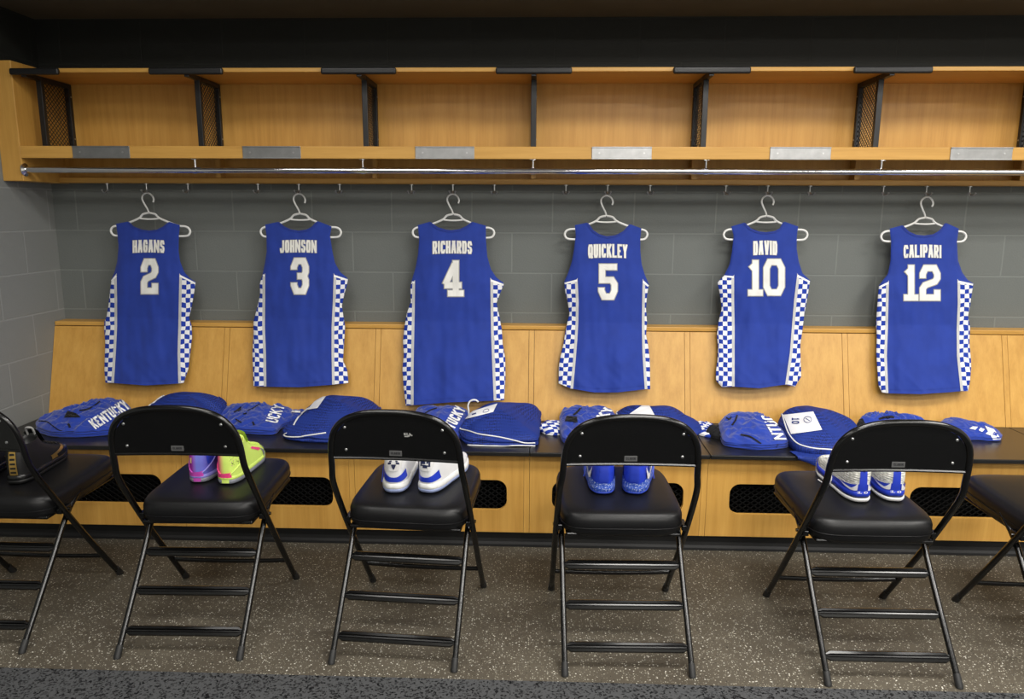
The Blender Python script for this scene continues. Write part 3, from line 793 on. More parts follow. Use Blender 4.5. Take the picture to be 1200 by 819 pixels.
    for ch, a0, a1, b0, b1 in d['num']:
        t = 25 * d['sc'] / 3.2757
        gw = a1 - a0
        fq = lambda o: (lambda a, b: J.pt(a0 + a, b1 - b, o) - org)
        quads_mesh(glyph(ch, 2, 2, gw - 4, b1 - b0 - 4, t - 2, t + 4, 4), fq(.0024)).obj('number_outline', 'twill_grey', root)
        quads_mesh(glyph(ch, 2, 2, gw - 4, b1 - b0 - 4, t - 2, t - 2, 4), fq(.0036)).obj('number', 'twill_white', root)
    HANG.append((d, org))

# hangers
def make_hanger():
    t = thing('clothes_hanger', '', 'hanger', group='white plastic hangers on the hooks')
    k = .00129
    cv = lambda pts: [((x - 238) * k, 0, -(y - 37) * k) for x, y in pts]
    mb = MB(); mb.tube(smooth_path(cv([(258, 71), (261, 60), (256, 47), (245, 38), (232, 37), (219, 46), (216, 60), (223, 78), (233, 97), (238, 112)]), 5), .0042, 10)
    mb.obj('hook', 'hanger_plastic', t, True)
    mb = MB()
    arm = lambda s: [(238 + s * a, b) for a, b in ((2, 112), (24, 117), (40, 132), (80, 149), (114, 161), (138, 163), (152, 170), (157, 182), (152, 194), (140, 200), (110, 201), (40, 202), (0, 202))]
    mb.tube(smooth_path(cv(arm(-1)), 4), .0054, 10); mb.tube(smooth_path(cv(arm(1)), 4), .0054, 10)
    mb.tube(smooth_path(cv([(198, 131), (205, 134), (238, 136), (271, 134), (278, 131)]), 4), .0044, 10)
    mb.obj('hanger_frame', 'hanger_plastic', t, True)
    return t
hg0 = make_hanger()
for i, (d, org) in enumerate(HANG):
    h = hg0 if i == 0 else copy_tree(hg0)
    p = at_y(d['x0'] + d['hook'][0] / d['sc'], 215 + d['hook'][1] / d['sc'], 3.7035)
    h.location = p; h['label'] = 'white plastic hanger inside the shoulders of jersey number ' + d['n']
# ------------------------------------------------------------------ clothes and bags on the bench
class Pile:
    def __init__(s, px, H, fold=.010, fs=16, p=4.2, seed=0, layers=3, rough=.02, base=ZB, ridged=True, gmin=.5, stretch=(1, 1)):
        s.H, s.fold, s.fs, s.p, s.seed, s.base, s.ridged, s.stretch, s.layers, s.rough = H, fold, fs, p, seed, base + .0006, ridged, stretch, layers, rough
        pts = []
        for x, y, f in px:
            q = at_z(x, y, base + f * H * .8); lim = PY(base + .05) - .012
            if q.y > lim: q = at_y(x, y, lim)
            pts.append((q.x, q.y, gmin + (1 - gmin) * f))
        s.c = Vector((sum(q[0] for q in pts) / len(pts), sum(q[1] for q in pts) / len(pts)))
        dense = smooth_path(pts, 8, True)
        pol = sorted((math.atan2(q.y - s.c.y, q.x - s.c.x), math.hypot(q.x - s.c.x, q.y - s.c.y), q.z) for q in dense)
        s.pol = [(a - 2 * PI, r, g) for a, r, g in pol[-3:]] + pol + [(a + 2 * PI, r, g) for a, r, g in pol[:3]]
        s.rad = [(a, r) for a, r, g in s.pol]; s.gg = [(a, g) for a, r, g in s.pol]
    def h(s, x, y):
        dx, dy = x - s.c.x, y - s.c.y; a = math.atan2(dy, dx); r = math.hypot(dx, dy) / interp(s.rad, a)
        if r >= 1: return None
        g = lerp(1, interp(s.gg, a), min(1, r * 1.2)); b = (1 - r ** s.p) ** (1 / s.p)
        v = Vector((x * s.fs * s.stretch[0] + s.seed, y * s.fs * s.stretch[1] + s.seed * .7, s.seed))
        n = noise.noise(v)
        if s.ridged:
            wv = Vector((noise.noise(v * .8 + Vector((3, 1, 0))), noise.noise(v * .8 + Vector((9, 4, 2))), 0)) * .9
            n = (.30 - abs(noise.noise(v + wv))) * 1.5 + (.25 - abs(noise.noise(v * 2.2 + wv * 1.7))) * .75 + .18 * noise.noise(v * 5.5)
        return max(.002, s.H * g * b + s.fold * 1.3 * n * min(1, b * 1.6) * min(1, (1 - r) * 6 + .25))
    def z(s, x, y):
        q = s.h(x, y); return None if q is None else s.base + q
    def build(s, name, mat, parent, org, na=110, nr=40):
        rows = []
        ang = [-PI + 2 * PI * i / na for i in range(na)]
        for j in range(nr + 1):
            q = j / nr; r = (1 - (1 - q) ** 1.5) * .965; row = []
            for a in ang:
                R = interp(s.rad, a) * r; x, y = s.c.x + R * math.cos(a), s.c.y + R * math.sin(a)
                row.append((x - org[0], y - org[1], s.z(x, y) - org[2]))
            rows.append(row)
        top = rows[-1]; ns = 5 * s.layers
        for j in range(1, ns + 1):                       # rolled, layered side
            f = 1 - j / ns; row = []
            for i, a in enumerate(ang):
                R0 = interp(s.rad, a); u = Vector((math.cos(a) * 2.3 + s.seed, math.sin(a) * 2.3, f * 2.5))
                k = .965 + .035 * abs(math.sin(PI * s.layers * f + .8 * noise.noise(u))) ** .6 * (1 if f > 0 else 1) + s.rough * noise.noise(u * 2)
                R = R0 * min(k, 1.02); z = (top[i][2] + org[2] - s.base) * f
                row.append((s.c.x + R * math.cos(a) - org[0], s.c.y + R * math.sin(a) - org[1], s.base + z - org[2]))
            rows.append(row)
        rows.append([((s.c.x - org[0]) * .8 + x * .2, (s.c.y - org[1]) * .8 + y * .2, s.base - org[2]) for x, y, z in rows[-1]])
        mb = MB(); mb.grid(rows, wrap=True); mb.f.append(tuple(range(len(mb.v) - na, len(mb.v)))); mb.mi.append(0)
        return mb.obj(name, mat, parent, True, angle=None)
    def hit(s, px, py, off=.002):
        r = ray(px, py); O_ = Vector((0, 0, CH)); prev = None; t = 2.85
        while t < 3.75:
            P = O_ + r * (t / r.y); z = s.z(P.x, P.y)
            if z is not None and P.z <= z + off:
                lo, hi = (prev if prev else t - .004), t
                for _ in range(10):
                    md = (lo + hi) / 2; Q = O_ + r * (md / r.y); zz = s.z(Q.x, Q.y)
                    if zz is not None and Q.z <= zz + off: hi = md
                    else: lo = md
                return O_ + r * (hi / r.y)
            prev = t; t += .004
        # the sight line just misses the cloth: take the nearest point of its rim
        best = None
        for i in range(225):
            Q = O_ + r * ((2.85 + i * .004) / r.y); dx, dy = Q.x - s.c.x, Q.y - s.c.y
            R = interp(s.rad, math.atan2(dy, dx)); k = min(.97, math.hypot(dx, dy) / R)
            d = math.hypot(dx, dy) or 1e-6; X, Y = s.c.x + dx / d * R * k, s.c.y + dy / d * R * k
            S_ = Vector((X, Y, s.z(X, Y) + off)); e = (S_ - Q).length
            if best is None or e < best[0]: best = (e, S_)
        return best[1] if best[0] < .05 else None
def decal(pile, quads, f, name, mat, parent, org, off=.004):
    """quads in a flat layout -> f gives photo pixels -> laid on the cloth"""
    mb = MB()
    for qd in quads:
        pts = [pile.hit(*f(p.x, p.y), off) for p in qd]
        if any(p is None for p in pts): continue
        if max((pts[i] - pts[i - 1]).length for i in range(4)) > .04: continue
        mb.add([p - Vector(org) for p in pts], [(0, 1, 2, 3)])
    if mb.f: return mb.obj(name, mat, parent)
def line_decal(pile, pts, t, name, mat, parent, org, off=.0035, thick=None):
    if thick:
        P = [pile.hit(p.x, p.y, off) for p in smooth_path([(x, y, 0) for x, y in pts], 6)]
        P = [p for p in P if p is not None]
        if not P: return None
        good = [P[0]]
        for p in P[1:]:
            if (p - good[-1]).length < .12: good.append(p)
        mb = MB(); mb.tube([p - Vector(org) for p in good], thick, 7); return mb.obj(name, mat, parent, True)
    P = smooth_path([(x, y, 0) for x, y in pts], 4)
    return decal(pile, stroke_polys([(p.x, p.y) for p in P], t, False, 1.5), lambda a, b: (a, b), name, mat, parent, org, off)
def text_decal(pile, txt, o, bx, up, name, mat, parent, org, st=.2, gap=.05):
    w = len(txt) * .62; q = text_quads(txt, w, 1, st, gap * 1.6, st, .09)
    return decal(pile, q, lambda a, b: (o[0] + bx[0] * a / w + up[0] * b, o[1] + bx[1] * a / w + up[1] * b), name, mat, parent, org)
def poly_decal(pile, poly, name, mat, parent, org, n=10, off=.004):
    """four-cornered patch"""
    a, b, c_, d = [Vector(p) for p in poly]; qs = []
    g = lambda u, v: a.lerp(b, u).lerp(d.lerp(c_, u), v)
    for i in range(n):
        for j in range(n): qs.append((g(i / n, j / n), g((i + 1) / n, j / n), g((i + 1) / n, (j + 1) / n), g(i / n, (j + 1) / n)))
    return decal(pile, qs, lambda x, y: (x, y), name, mat, parent, org, off)
def new_pile(name, label, cat, px, H, mat, body, group, **k):
    p = Pile(px, H, **k); org = (p.c.x, p.c.y, ZB)
    r = thing(name, label, cat, org, group=group); b = p.build(body, mat, r, org); return p, r, org, b

GS, GB = 'blue warm-up tops folded on the bench', 'mesh laundry bags on the bench'
# --- top under jersey 2
p, r, o, b = new_pile('warmup_top', 'blue warm-up top lettered KENTUCKY in a heap at the left wall', 'shirt',
  [(43, 504, .1), (60, 512, 0), (90, 513, 0), (122, 511, 0), (150, 506, .1), (158, 488, .5), (150, 471, .95), (130, 467, 1), (108, 470, .95), (84, 479, .75), (62, 489, .5), (46, 495, .3)], .10, 'fleece_blue', 'shirt_body', GS, fold=.016, fs=17, seed=3.1)
text_decal(p, 'KENTUCKY', (112, 503), (41, -25), (-9, -10), 'lettering', 'print_white', r, o)
line_decal(p, [(93, 481), (103, 479), (112, 474), (117, 470)], 1.6, 'seam_tape', 'black_fabric', r, o)
line_decal(p, [(45, 493), (55, 494), (62, 499), (72, 505), (90, 506)], 1.2, 'seam_tape', 'black_fabric', r, o)
line_decal(p, [(80, 496), (82, 501)], 2.6, 'seam_tape', 'black_fabric', r, o)
poly_decal(p, [(75, 489), (79, 481), (89, 484), (95, 489)], 'neck_opening', 'black_fabric', r, o)
# --- bag behind the second chair
p, r, o, b = new_pile('mesh_bag', 'dark blue mesh laundry bag between the tops of jerseys 2 and 3', 'laundry bag',
  [(165, 490, .4), (172, 475, .7), (188, 466, .85), (205, 460, .95), (230, 457, 1), (252, 459, 1), (267, 467, .8), (263, 480, .5), (252, 494, .1), (240, 506, 0), (180, 507, 0)], .14, 'mesh_net', 'bag_body', GB, fold=.008, fs=10, seed=7, ridged=False, p=3.2, layers=1)
line_decal(p, [(173, 475), (181, 471), (186, 466), (192, 463.5)], 0, 'white_piping', 'cord_white', r, o, thick=.003)
line_decal(p, [(256, 460), (266, 467), (262, 478), (252, 491)], 0, 'seam', 'mesh_net', r, o, thick=.0025)
# --- top under jersey 3
p, r, o, b = new_pile('warmup_top', 'folded blue warm-up top with white letters UCKY below jersey 3', 'shirt',
  [(258, 488, .3), (264, 478, .6), (280, 473.5, .8), (300, 470, .95), (322, 468.5, 1), (337, 475, .8), (345, 484, .4), (343, 496, .1), (330, 503, 0), (320, 510, 0), (290, 509, 0), (266, 507, 0), (256, 498, .1)], .085, 'fleece_blue', 'shirt_body', GS, fold=.014, fs=18, seed=11)
text_decal(p, 'UCKY', (325, 496), (9, -20), (-14, -3), 'lettering', 'print_white', r, o, st=.16)
line_decal(p, [(274, 484), (281, 479), (283, 477)], 3.0, 'neck_tape', 'black_fabric', r, o)
line_decal(p, [(276, 491), (283, 495)], 1.6, 'seam_tape', 'black_fabric', r, o)
line_decal(p, [(296, 494), (298, 498)], 2.2, 'seam_tape', 'black_fabric', r, o)
line_decal(p, [(285, 485), (289, 484)], 1.6, 'seam_tape', 'black_fabric', r, o)
line_decal(p, [(290, 481), (298, 477), (304, 473)], .9, 'seam_tape', 'black_fabric', r, o)
# --- shorts beside it
p, r, o, b = new_pile('folded_shorts', 'bit of blue shorts with white print beside top lettered UCKY', 'shorts',
  [(339, 484, .6), (348, 480, 1), (358, 481, .9), (361, 490, .2), (354, 499, 0), (343, 500, 0), (337, 494, .3)], .05, 'fleece_blue', 'shorts_body', None, fold=.006, fs=22, seed=2)
line_decal(p, [(336, 485), (340, 482), (352, 482.5)], 2.2, 'print', 'print_white', r, o)
# --- bag with a white strip, between chairs two and three
p, r, o, b = new_pile('mesh_bag', 'blue mesh laundry bag with white strip between jerseys 3 and 4', 'laundry bag',
  [(331, 510, .1), (340, 497, .35), (350, 484, .6), (360, 474, .85), (380, 463.5, 1), (404, 464, 1), (428, 466, .95), (443, 470, .8), (450, 479, .55), (455, 500, .1), (440, 519, 0), (395, 520, 0), (348, 518, 0)], .145, 'mesh_net', 'bag_body', GB, fold=.010, fs=9, seed=19, ridged=False, p=3.0, layers=2)
line_decal(p, [(382, 507), (362, 510), (348, 512), (336, 511.5), (332.5, 509.5), (336, 507.5)], 0, 'white_piping', 'cord_white', r, o, thick=.0032)
poly_decal(p, [(360, 480), (372, 466), (382, 464), (372, 478)], 'white_label', 'label_white', r, o)
line_decal(p, [(344, 498), (350, 488), (360, 479), (368, 477)], 1.6, 'label_edge', 'label_white', r, o)
line_decal(p, [(445, 471), (449.5, 478), (452, 484)], 0, 'seam', 'mesh_net', r, o, thick=.0025)
# --- top under jersey 4
p, r, o, b = new_pile('warmup_top', 'folded blue warm-up top below jersey 4, beside the big flat mesh bag', 'shirt',
  [(484, 492, .5), (488, 476, .9), (505, 471, 1), (524, 470, 1), (541, 474, .95), (553, 486, .7), (552, 502, .2), (540, 514, 0), (520, 517, 0), (492, 515, 0), (482, 506, .1)], .085, 'fleece_blue', 'shirt_body', GS, fold=.010, fs=14, seed=23)
text_decal(p, 'NTUCKY', (529, 509), (17, -29), (-12, -6), 'lettering', 'print_white', r, o)
line_decal(p, [(498, 484), (505, 480), (512, 478)], 1.2, 'seam_tape', 'black_fabric', r, o)
# --- big flat bag
p, r, o, b = new_pile('mesh_bag', 'large flat blue mesh laundry bag with white label below jersey 4', 'laundry bag',
  [(538, 503, .45), (545, 488, .8), (560, 477, .95), (577, 471, 1), (594, 468.5, 1), (614, 472, .92), (633, 477, .8), (633, 495, .4), (631, 516, .08), (626, 523, 0), (588, 523.5, 0), (549, 521.5, 0), (540, 513, .1)], .115, 'mesh_net', 'bag_body', GB, fold=.007, fs=9, seed=31, ridged=False, p=3.8, layers=2)
line_decal(p, [(538, 502), (550, 505), (562, 508.5), (585, 512), (605, 516.5), (615, 519), (627, 519)], 0, 'white_piping', 'cord_white', r, o, thick=.003)
line_decal(p, [(548, 521.5), (562, 522), (578, 522.5), (590, 522.5), (608, 522), (627, 522.5)], 0, 'white_piping', 'cord_white', r, o, thick=.0028)
poly_decal(p, [(545, 491), (549, 483), (583, 472.5), (578, 482.5)], 'white_label', 'label_white', r, o, 12)
line_decal(p, [(553, 485.5), (558, 484)], 1.4, 'label_print', 'print_blue', r, o, off=.0055)
line_decal(p, [(566, 483), (567, 480.5), (571, 479), (573, 480.5), (571, 482.5), (566, 483)], .5, 'label_print', 'print_blue', r, o, off=.0055)
# hanger hook poking out of that bag
hk2 = [at_y(x, y, 3.42) for x, y in ((549.5, 486), (549, 480), (548.5, 475), (550.5, 470.5), (554.5, 468.6), (558, 469), (560.5, 471))]
mb = MB(); mb.tube([q - hk2[0] for q in smooth_path(hk2, 5)], .0042, 9)
ho = thing('clothes_hanger', 'white hanger hook poking out of the large flat mesh bag', 'hanger', hk2[0]); mb.obj('hook', 'hanger_plastic', ho, True)
# --- checkered shorts
def check_uv(o, k=.024):
    me = o.data; L = me.uv_layers.new(name='UVMap')
    for lp in me.loops:
        co = me.vertices[lp.vertex_index].co; L.data[lp.index].uv = ((co.x + .35 * co.y) / k + noise.noise(co * 20) * .7, (co.z * 1.2 + co.y * .9) / k + noise.noise(co * 17) * .7)
p, r, o, b = new_pile('checkered_shorts', 'blue and white checkered shorts end between jerseys 4 and 5', 'shorts',
  [(632, 500, .6), (638, 494, .95), (650, 493, 1), (662, 495, .9), (664, 505, .2), (655, 510.5, 0), (641, 510, 0), (634, 506, .1)], .045, 'check_cloth', 'shorts_body', 'shorts lying on the bench', fold=.006, fs=20, seed=5); check_uv(b)
# --- top under jersey 5
p, r, o, b = new_pile('warmup_top', 'folded blue warm-up top showing white letters KY behind the fourth chair', 'shirt',
  [(656, 492, .75), (657, 480, .97), (670, 477, 1), (688, 476, 1), (710, 475.5, 1), (722, 484, .75), (724, 502, .2), (705, 517, 0), (680, 520, 0), (662, 520, 0), (657, 510, .2)], .09, 'fleece_blue', 'shirt_body', GS, fold=.013, fs=16, seed=41)
text_decal(p, 'KY', (711, 490), (10, -11), (-13, -2), 'lettering', 'print_white', r, o)
poly_decal(p, [(662, 493), (664, 487), (676, 488), (677, 495)], 'neck_opening', 'black_fabric', r, o)
line_decal(p, [(672, 486), (677, 482), (681, 477)], 2.2, 'seam_tape', 'black_fabric', r, o)
# --- bag behind the fourth chair
p, r, o, b = new_pile('mesh_bag', 'blue mesh laundry bag showing white label tip above the fourth chair', 'laundry bag',
  [(717, 488, .7), (722, 478, .9), (736, 474, 1), (757, 472.5, 1), (780, 474.5, 1), (800, 479, .9), (810, 490, .6), (822, 498, .3), (818, 511, 0), (770, 515, 0), (722, 514, 0), (714, 500, .3)], .105, 'mesh_net', 'bag_body', GB, fold=.007, fs=10, seed=47, ridged=False, p=3.2, layers=1)
poly_decal(p, [(736, 486), (752, 475), (761, 475), (767, 486)], 'white_label', 'label_white', r, o, 12)
line_decal(p, [(723, 485), (719.5, 481), (720.5, 478), (724, 476)], 0, 'white_piping', 'cord_white', r, o, thick=.0026)
# --- checkered end and black cloth
p, r, o, b = new_pile('checkered_shorts', 'crumpled checkered shorts peeping out right of the fourth chair', 'shorts',
  [(806, 498, .7), (818, 494, 1), (834, 496, .9), (840, 504, .3), (834, 513, 0), (818, 510, 0), (808, 506, .1)], .035, 'check_cloth', 'shorts_body', 'shorts lying on the bench', fold=.006, fs=22, seed=8); check_uv(b)
p, r, o, b = new_pile('black_sleeve', 'black cloth sleeve at the left end of the top lettered NTUC', 'clothing',
  [(828, 503, .8), (834, 498.5, 1), (845, 499, 1), (850, 506, .4), (848, 515, 0), (838, 514.5, 0), (830, 511, .1)], .05, 'black_fabric', 'sleeve', None, fold=.004, fs=20, seed=9)
# --- top under jersey 10
p, r, o, b = new_pile('warmup_top', 'folded blue warm-up top lettered NTUC below jersey 10', 'shirt',
  [(843, 502, .6), (842, 493, .8), (855, 483, 1), (870, 484, 1), (890, 484, 1), (904, 491, .85), (916, 504, .5), (924, 517, .2), (920, 525.5, 0), (892, 528, 0), (868, 526, 0), (849, 523, 0), (845, 512, .25)], .088, 'fleece_blue', 'shirt_body', GS, fold=.011, fs=15, seed=53)
text_decal(p, 'NTUC', (922, 515), (-17, -29), (-14, 0), 'lettering', 'print_white', r, o, st=.17)
line_decal(p, [(868, 509), (878, 511), (885, 515), (892, 520)], 1.8, 'seam_tape', 'black_fabric', r, o)
line_decal(p, [(858, 498), (862, 492), (864, 486)], 2.0, 'seam_tape', 'black_fabric', r, o)
line_decal(p, [(851, 489), (855, 491), (857, 488)], 1.6, 'seam_tape', 'black_fabric', r, o)
line_decal(p, [(912, 520), (910, 524)], 2.0, 'cuff_tape', 'black_fabric', r, o)
# --- bag number 10 hanging over the bench edge
p, r, o, b = new_pile('mesh_bag', 'blue mesh laundry bag with white label marked 10 drooping over bench edge', 'laundry bag',
  [(912, 484, .95), (922, 476, 1), (938, 473.5, 1), (958, 477, 1), (984, 485, .85), (1004, 497, .5), (1006, 515, .1), (1000, 532, 0), (970, 534, 0), (946, 533, 0), (930, 522, .25), (918, 502, .6)], .13, 'mesh_net', 'bag_body', GB, fold=.006, fs=9, seed=61, ridged=False, p=3.4, layers=1)
poly_decal(p, [(917.5, 486), (953, 482), (963.5, 503.5), (927, 508.5)], 'white_label', 'label_white', r, o, 14)
q10 = glyph('1', 0, 0, 3.2, 7, 1.3, 1.3, 1) + glyph('0', 4.2, 0, 4, 7, 1.3, 1.3, 1)
decal(p, q10, lambda a, b_: (927.8 + b_ * 1.25, 489.5 + a * .85), 'number', 'print_blue', r, o, off=.0055)
cir = [(946.5 + 4.6 * math.cos(a), 491.5 + 3.6 * math.sin(a)) for a in [2 * PI * i / 14 for i in range(15)]]
decal(p, stroke_polys(cir, .7, False, 2) + stroke_polys([(944, 490), (949, 493)], .8, False, 2), lambda a, b_: (a, b_), 'round_emblem', 'print_blue', r, o, off=.0055)
line_decal(p, [(914, 478.5), (917, 487), (922, 503), (927, 512), (934, 519), (944, 523), (957, 525.5), (972, 526.5), (990, 529)], 0, 'white_piping', 'cord_white', r, o, thick=.003)
rows = []
for i in range(13):
    u = i / 12; xa = lerp(929, 995, u); yb = 541 + 4 * math.sin(u * 2.2) if u > .1 else lerp(534, 541, u * 10)
    col = []
    for j in range(9):
        v = j / 8
        if v < .45: q = at_z(lerp(xa, xa + 4, v), 0 + 530, ZB); y = lerp(3.13, 3.062, v / .45); z = ZB + .004
        else: y = 3.062 - .006 * math.sin((v - .45) * 5); z = ZB + .004 - (v - .45) / .55 * lerp(.012, .052, min(1, u * 2.2))
        X = at_y(lerp(xa, xa + 3, v), 530, 3.09).x
        col.append((X - o[0] + .004 * math.sin(i * 2.1 + v * 3), y - o[1] + .003 * math.sin(i * 1.7), z - o[2]))
    rows.append(col)
mb = MB(); mb.grid(rows); mb.grid([[(x, y - .003, z + .002) for x, y, z in c2] for c2 in rows], flip=True); mb.obj('hanging_flap', 'mesh_net', r, True)
# --- clothes under jersey 12
p, r, o, b = new_pile('warmup_top', 'rumpled blue and black warm-up top behind the fifth chair', 'shirt',
  [(1003, 497, .75), (1010, 488, .97), (1024, 487, 1), (1044, 486.5, 1), (1066, 488.5, 1), (1084, 494, .7), (1088, 507, .2), (1070, 519, 0), (1030, 519, 0), (1006, 513, 0)], .09, 'fleece_blue', 'shirt_body', GS, fold=.02, fs=20, seed=71)
poly_decal(p, [(1003, 502), (1004, 492), (1011, 490), (1016, 500)], 'black_cuff', 'black_fabric', r, o)
line_decal(p, [(1030, 491), (1036, 489), (1044, 488), (1048, 489)], 2.4, 'seam_tape', 'black_fabric', r, o)
p, r, o, b = new_pile('folded_shorts', 'blue shorts with white checks at the far right of the bench', 'shorts',
  [(1096, 498, .8), (1104, 491, 1), (1113, 489.5, 1), (1126, 493, 1), (1144, 496, .95), (1156, 497, .85), (1168, 504, .5), (1174, 513, .12), (1168, 517.5, 0), (1145, 516, 0), (1118, 516, 0), (1098, 512, .1)], .06, 'fleece_blue', 'shorts_body', 'shorts lying on the bench', fold=.008, fs=18, seed=81)
for a in ([(1136, 502), (1140, 499.5), (1146, 500), (1143, 503.5)], [(1147, 504), (1149, 501), (1154, 503), (1151, 506)], [(1155, 508), (1158, 505.5), (1163, 508), (1160, 510)]):
    poly_decal(p, a, 'white_check', 'print_white', r, o, 4)
poly_decal(p, [(1164, 515.5), (1154, 498.5), (1165, 503), (1173, 514.5)], 'checkered_border', 'print_white', r, o, 8)
for a in ([(1163, 509), (1165, 505.5), (1169, 508), (1168, 511)], [(1168, 514), (1168.5, 511.5), (1172, 512.5), (1172, 514)]):
    poly_decal(p, a, 'blue_check', 'fleece_blue', r, o, 3, off=.0055)
# ------------------------------------------------------------------ sneakers
def shoe_mats():
    def grad(name, stops, axis='X', lo=-.05, hi=.05, rough=.5, speck=None):
        t = NT(name, rough, 0, .3); tc = t.n('ShaderNodeTexCoord'); sp = t.n('ShaderNodeSeparateXYZ'); t.l(tc.outputs['Object'], sp.inputs[0])
        mr = t.n('ShaderNodeMapRange'); mr.inputs['From Min'].default_value = lo; mr.inputs['From Max'].default_value = hi; t.l(sp.outputs[axis], mr.inputs['Value'])
        cur = t.ramp(mr.outputs['Result'], stops)
        t.base(cur); t.bump(t.noise(t.co(), 300, 2), .1, .0006); M[name] = t.m; return t
    YE = (.62, .80, .16, 1); PK = (.85, .07, .22, 1)
    grad('neon_yellow', [(.0, PK), (.30, (.85, .10, .22, 1)), (.52, YE), (1, YE)], 'X', -.055, .045)
    grad('violet_fade', [(.0, (.28, .02, .30, 1)), (.28, (.32, .02, .33, 1)), (.5, (.17, .20, .66, 1)), (1, (.09, .07, .40, 1))], 'X', -.045, .045)
    for n_, col_, sc in (('speckled_blue', (.035, .09, .46, 1), 330),):
        t = NT(n_, .5, 0, .3); vo = t.n('ShaderNodeTexVoronoi'); vo.inputs['Scale'].default_value = sc; t.l(t.co(), vo.inputs['Vector'])
        s_ = t.n('ShaderNodeSeparateColor'); t.l(vo.outputs['Color'], s_.inputs[0])
        gt = t.n('ShaderNodeMath', operation='GREATER_THAN'); t.l(s_.outputs[0], gt.inputs[0]); gt.inputs[1].default_value = .8
        mx = t.n('ShaderNodeMix', data_type='RGBA'); t.l(gt.outputs[0], mx.inputs[0]); mx.inputs[6].default_value = col_; mx.inputs[7].default_value = (.36, .42, .68, 1)
        t.base(mx.outputs[2]); M[n_] = t.m
    t = NT('white_knit', .8, 0, .2)
    v = t.co((.8, .8, 1.5)); vo = t.n('ShaderNodeTexVoronoi'); vo.inputs['Randomness'].default_value = .45; vo.inputs['Scale'].default_value = 85; t.l(v, vo.inputs['Vector'])
    t.base(t.ramp(vo.outputs['Distance'], [(.2, (.76, .75, .70, 1)), (.8, (.52, .52, .46, 1))]))
    inv = t.n('ShaderNodeMath', operation='MULTIPLY'); t.l(vo.outputs['Distance'], inv.inputs[0]); inv.inputs[1].default_value = -1
    t.bump(inv.outputs[0], .8, .005); M['white_knit'] = t.m
shoe_mats()
plain('shoe_white', (.74, .74, .75, 1), .45, var=.03)
plain('shoe_white_soft', (.68, .67, .66, 1), .6, var=.04)
plain('shoe_blue', (.014, .04, .42, 1), .45)
plain('shoe_royal', (.016, .045, .50, 1), .42)
plain('shoe_blue_light', (.03, .07, .5, 1), .5)
plain('shoe_navy', (.008, .014, .06, 1), .5)
plain('sole_grey', (.21, .22, .26, 1), .45)
plain('sole_ice', (.30, .36, .58, 1), .3)
plain('sole_white', (.74, .74, .72, 1), .5)
plain('shoe_pink', (.80, .06, .22, 1), .5)
plain('shoe_magenta', (.50, .06, .42, 1), .5)
plain('shoe_lilac', (.24, .22, .62, 1), .5)
plain('shoe_lime', (.62, .80, .16, 1), .5)
plain('shoe_peach', (.80, .55, .28, 1), .5)
plain('shoe_black', (.005, .005, .005, 1), .5)
plain('shoe_black_gloss', (.006, .006, .006, 1), .25)
plain('gold', (.75, .48, .13, 1), .28, .9)
plain('swoosh_white', (.74, .74, .78, 1), .5)
plain('lace_blue', (.03, .06, .4, 1), .7)

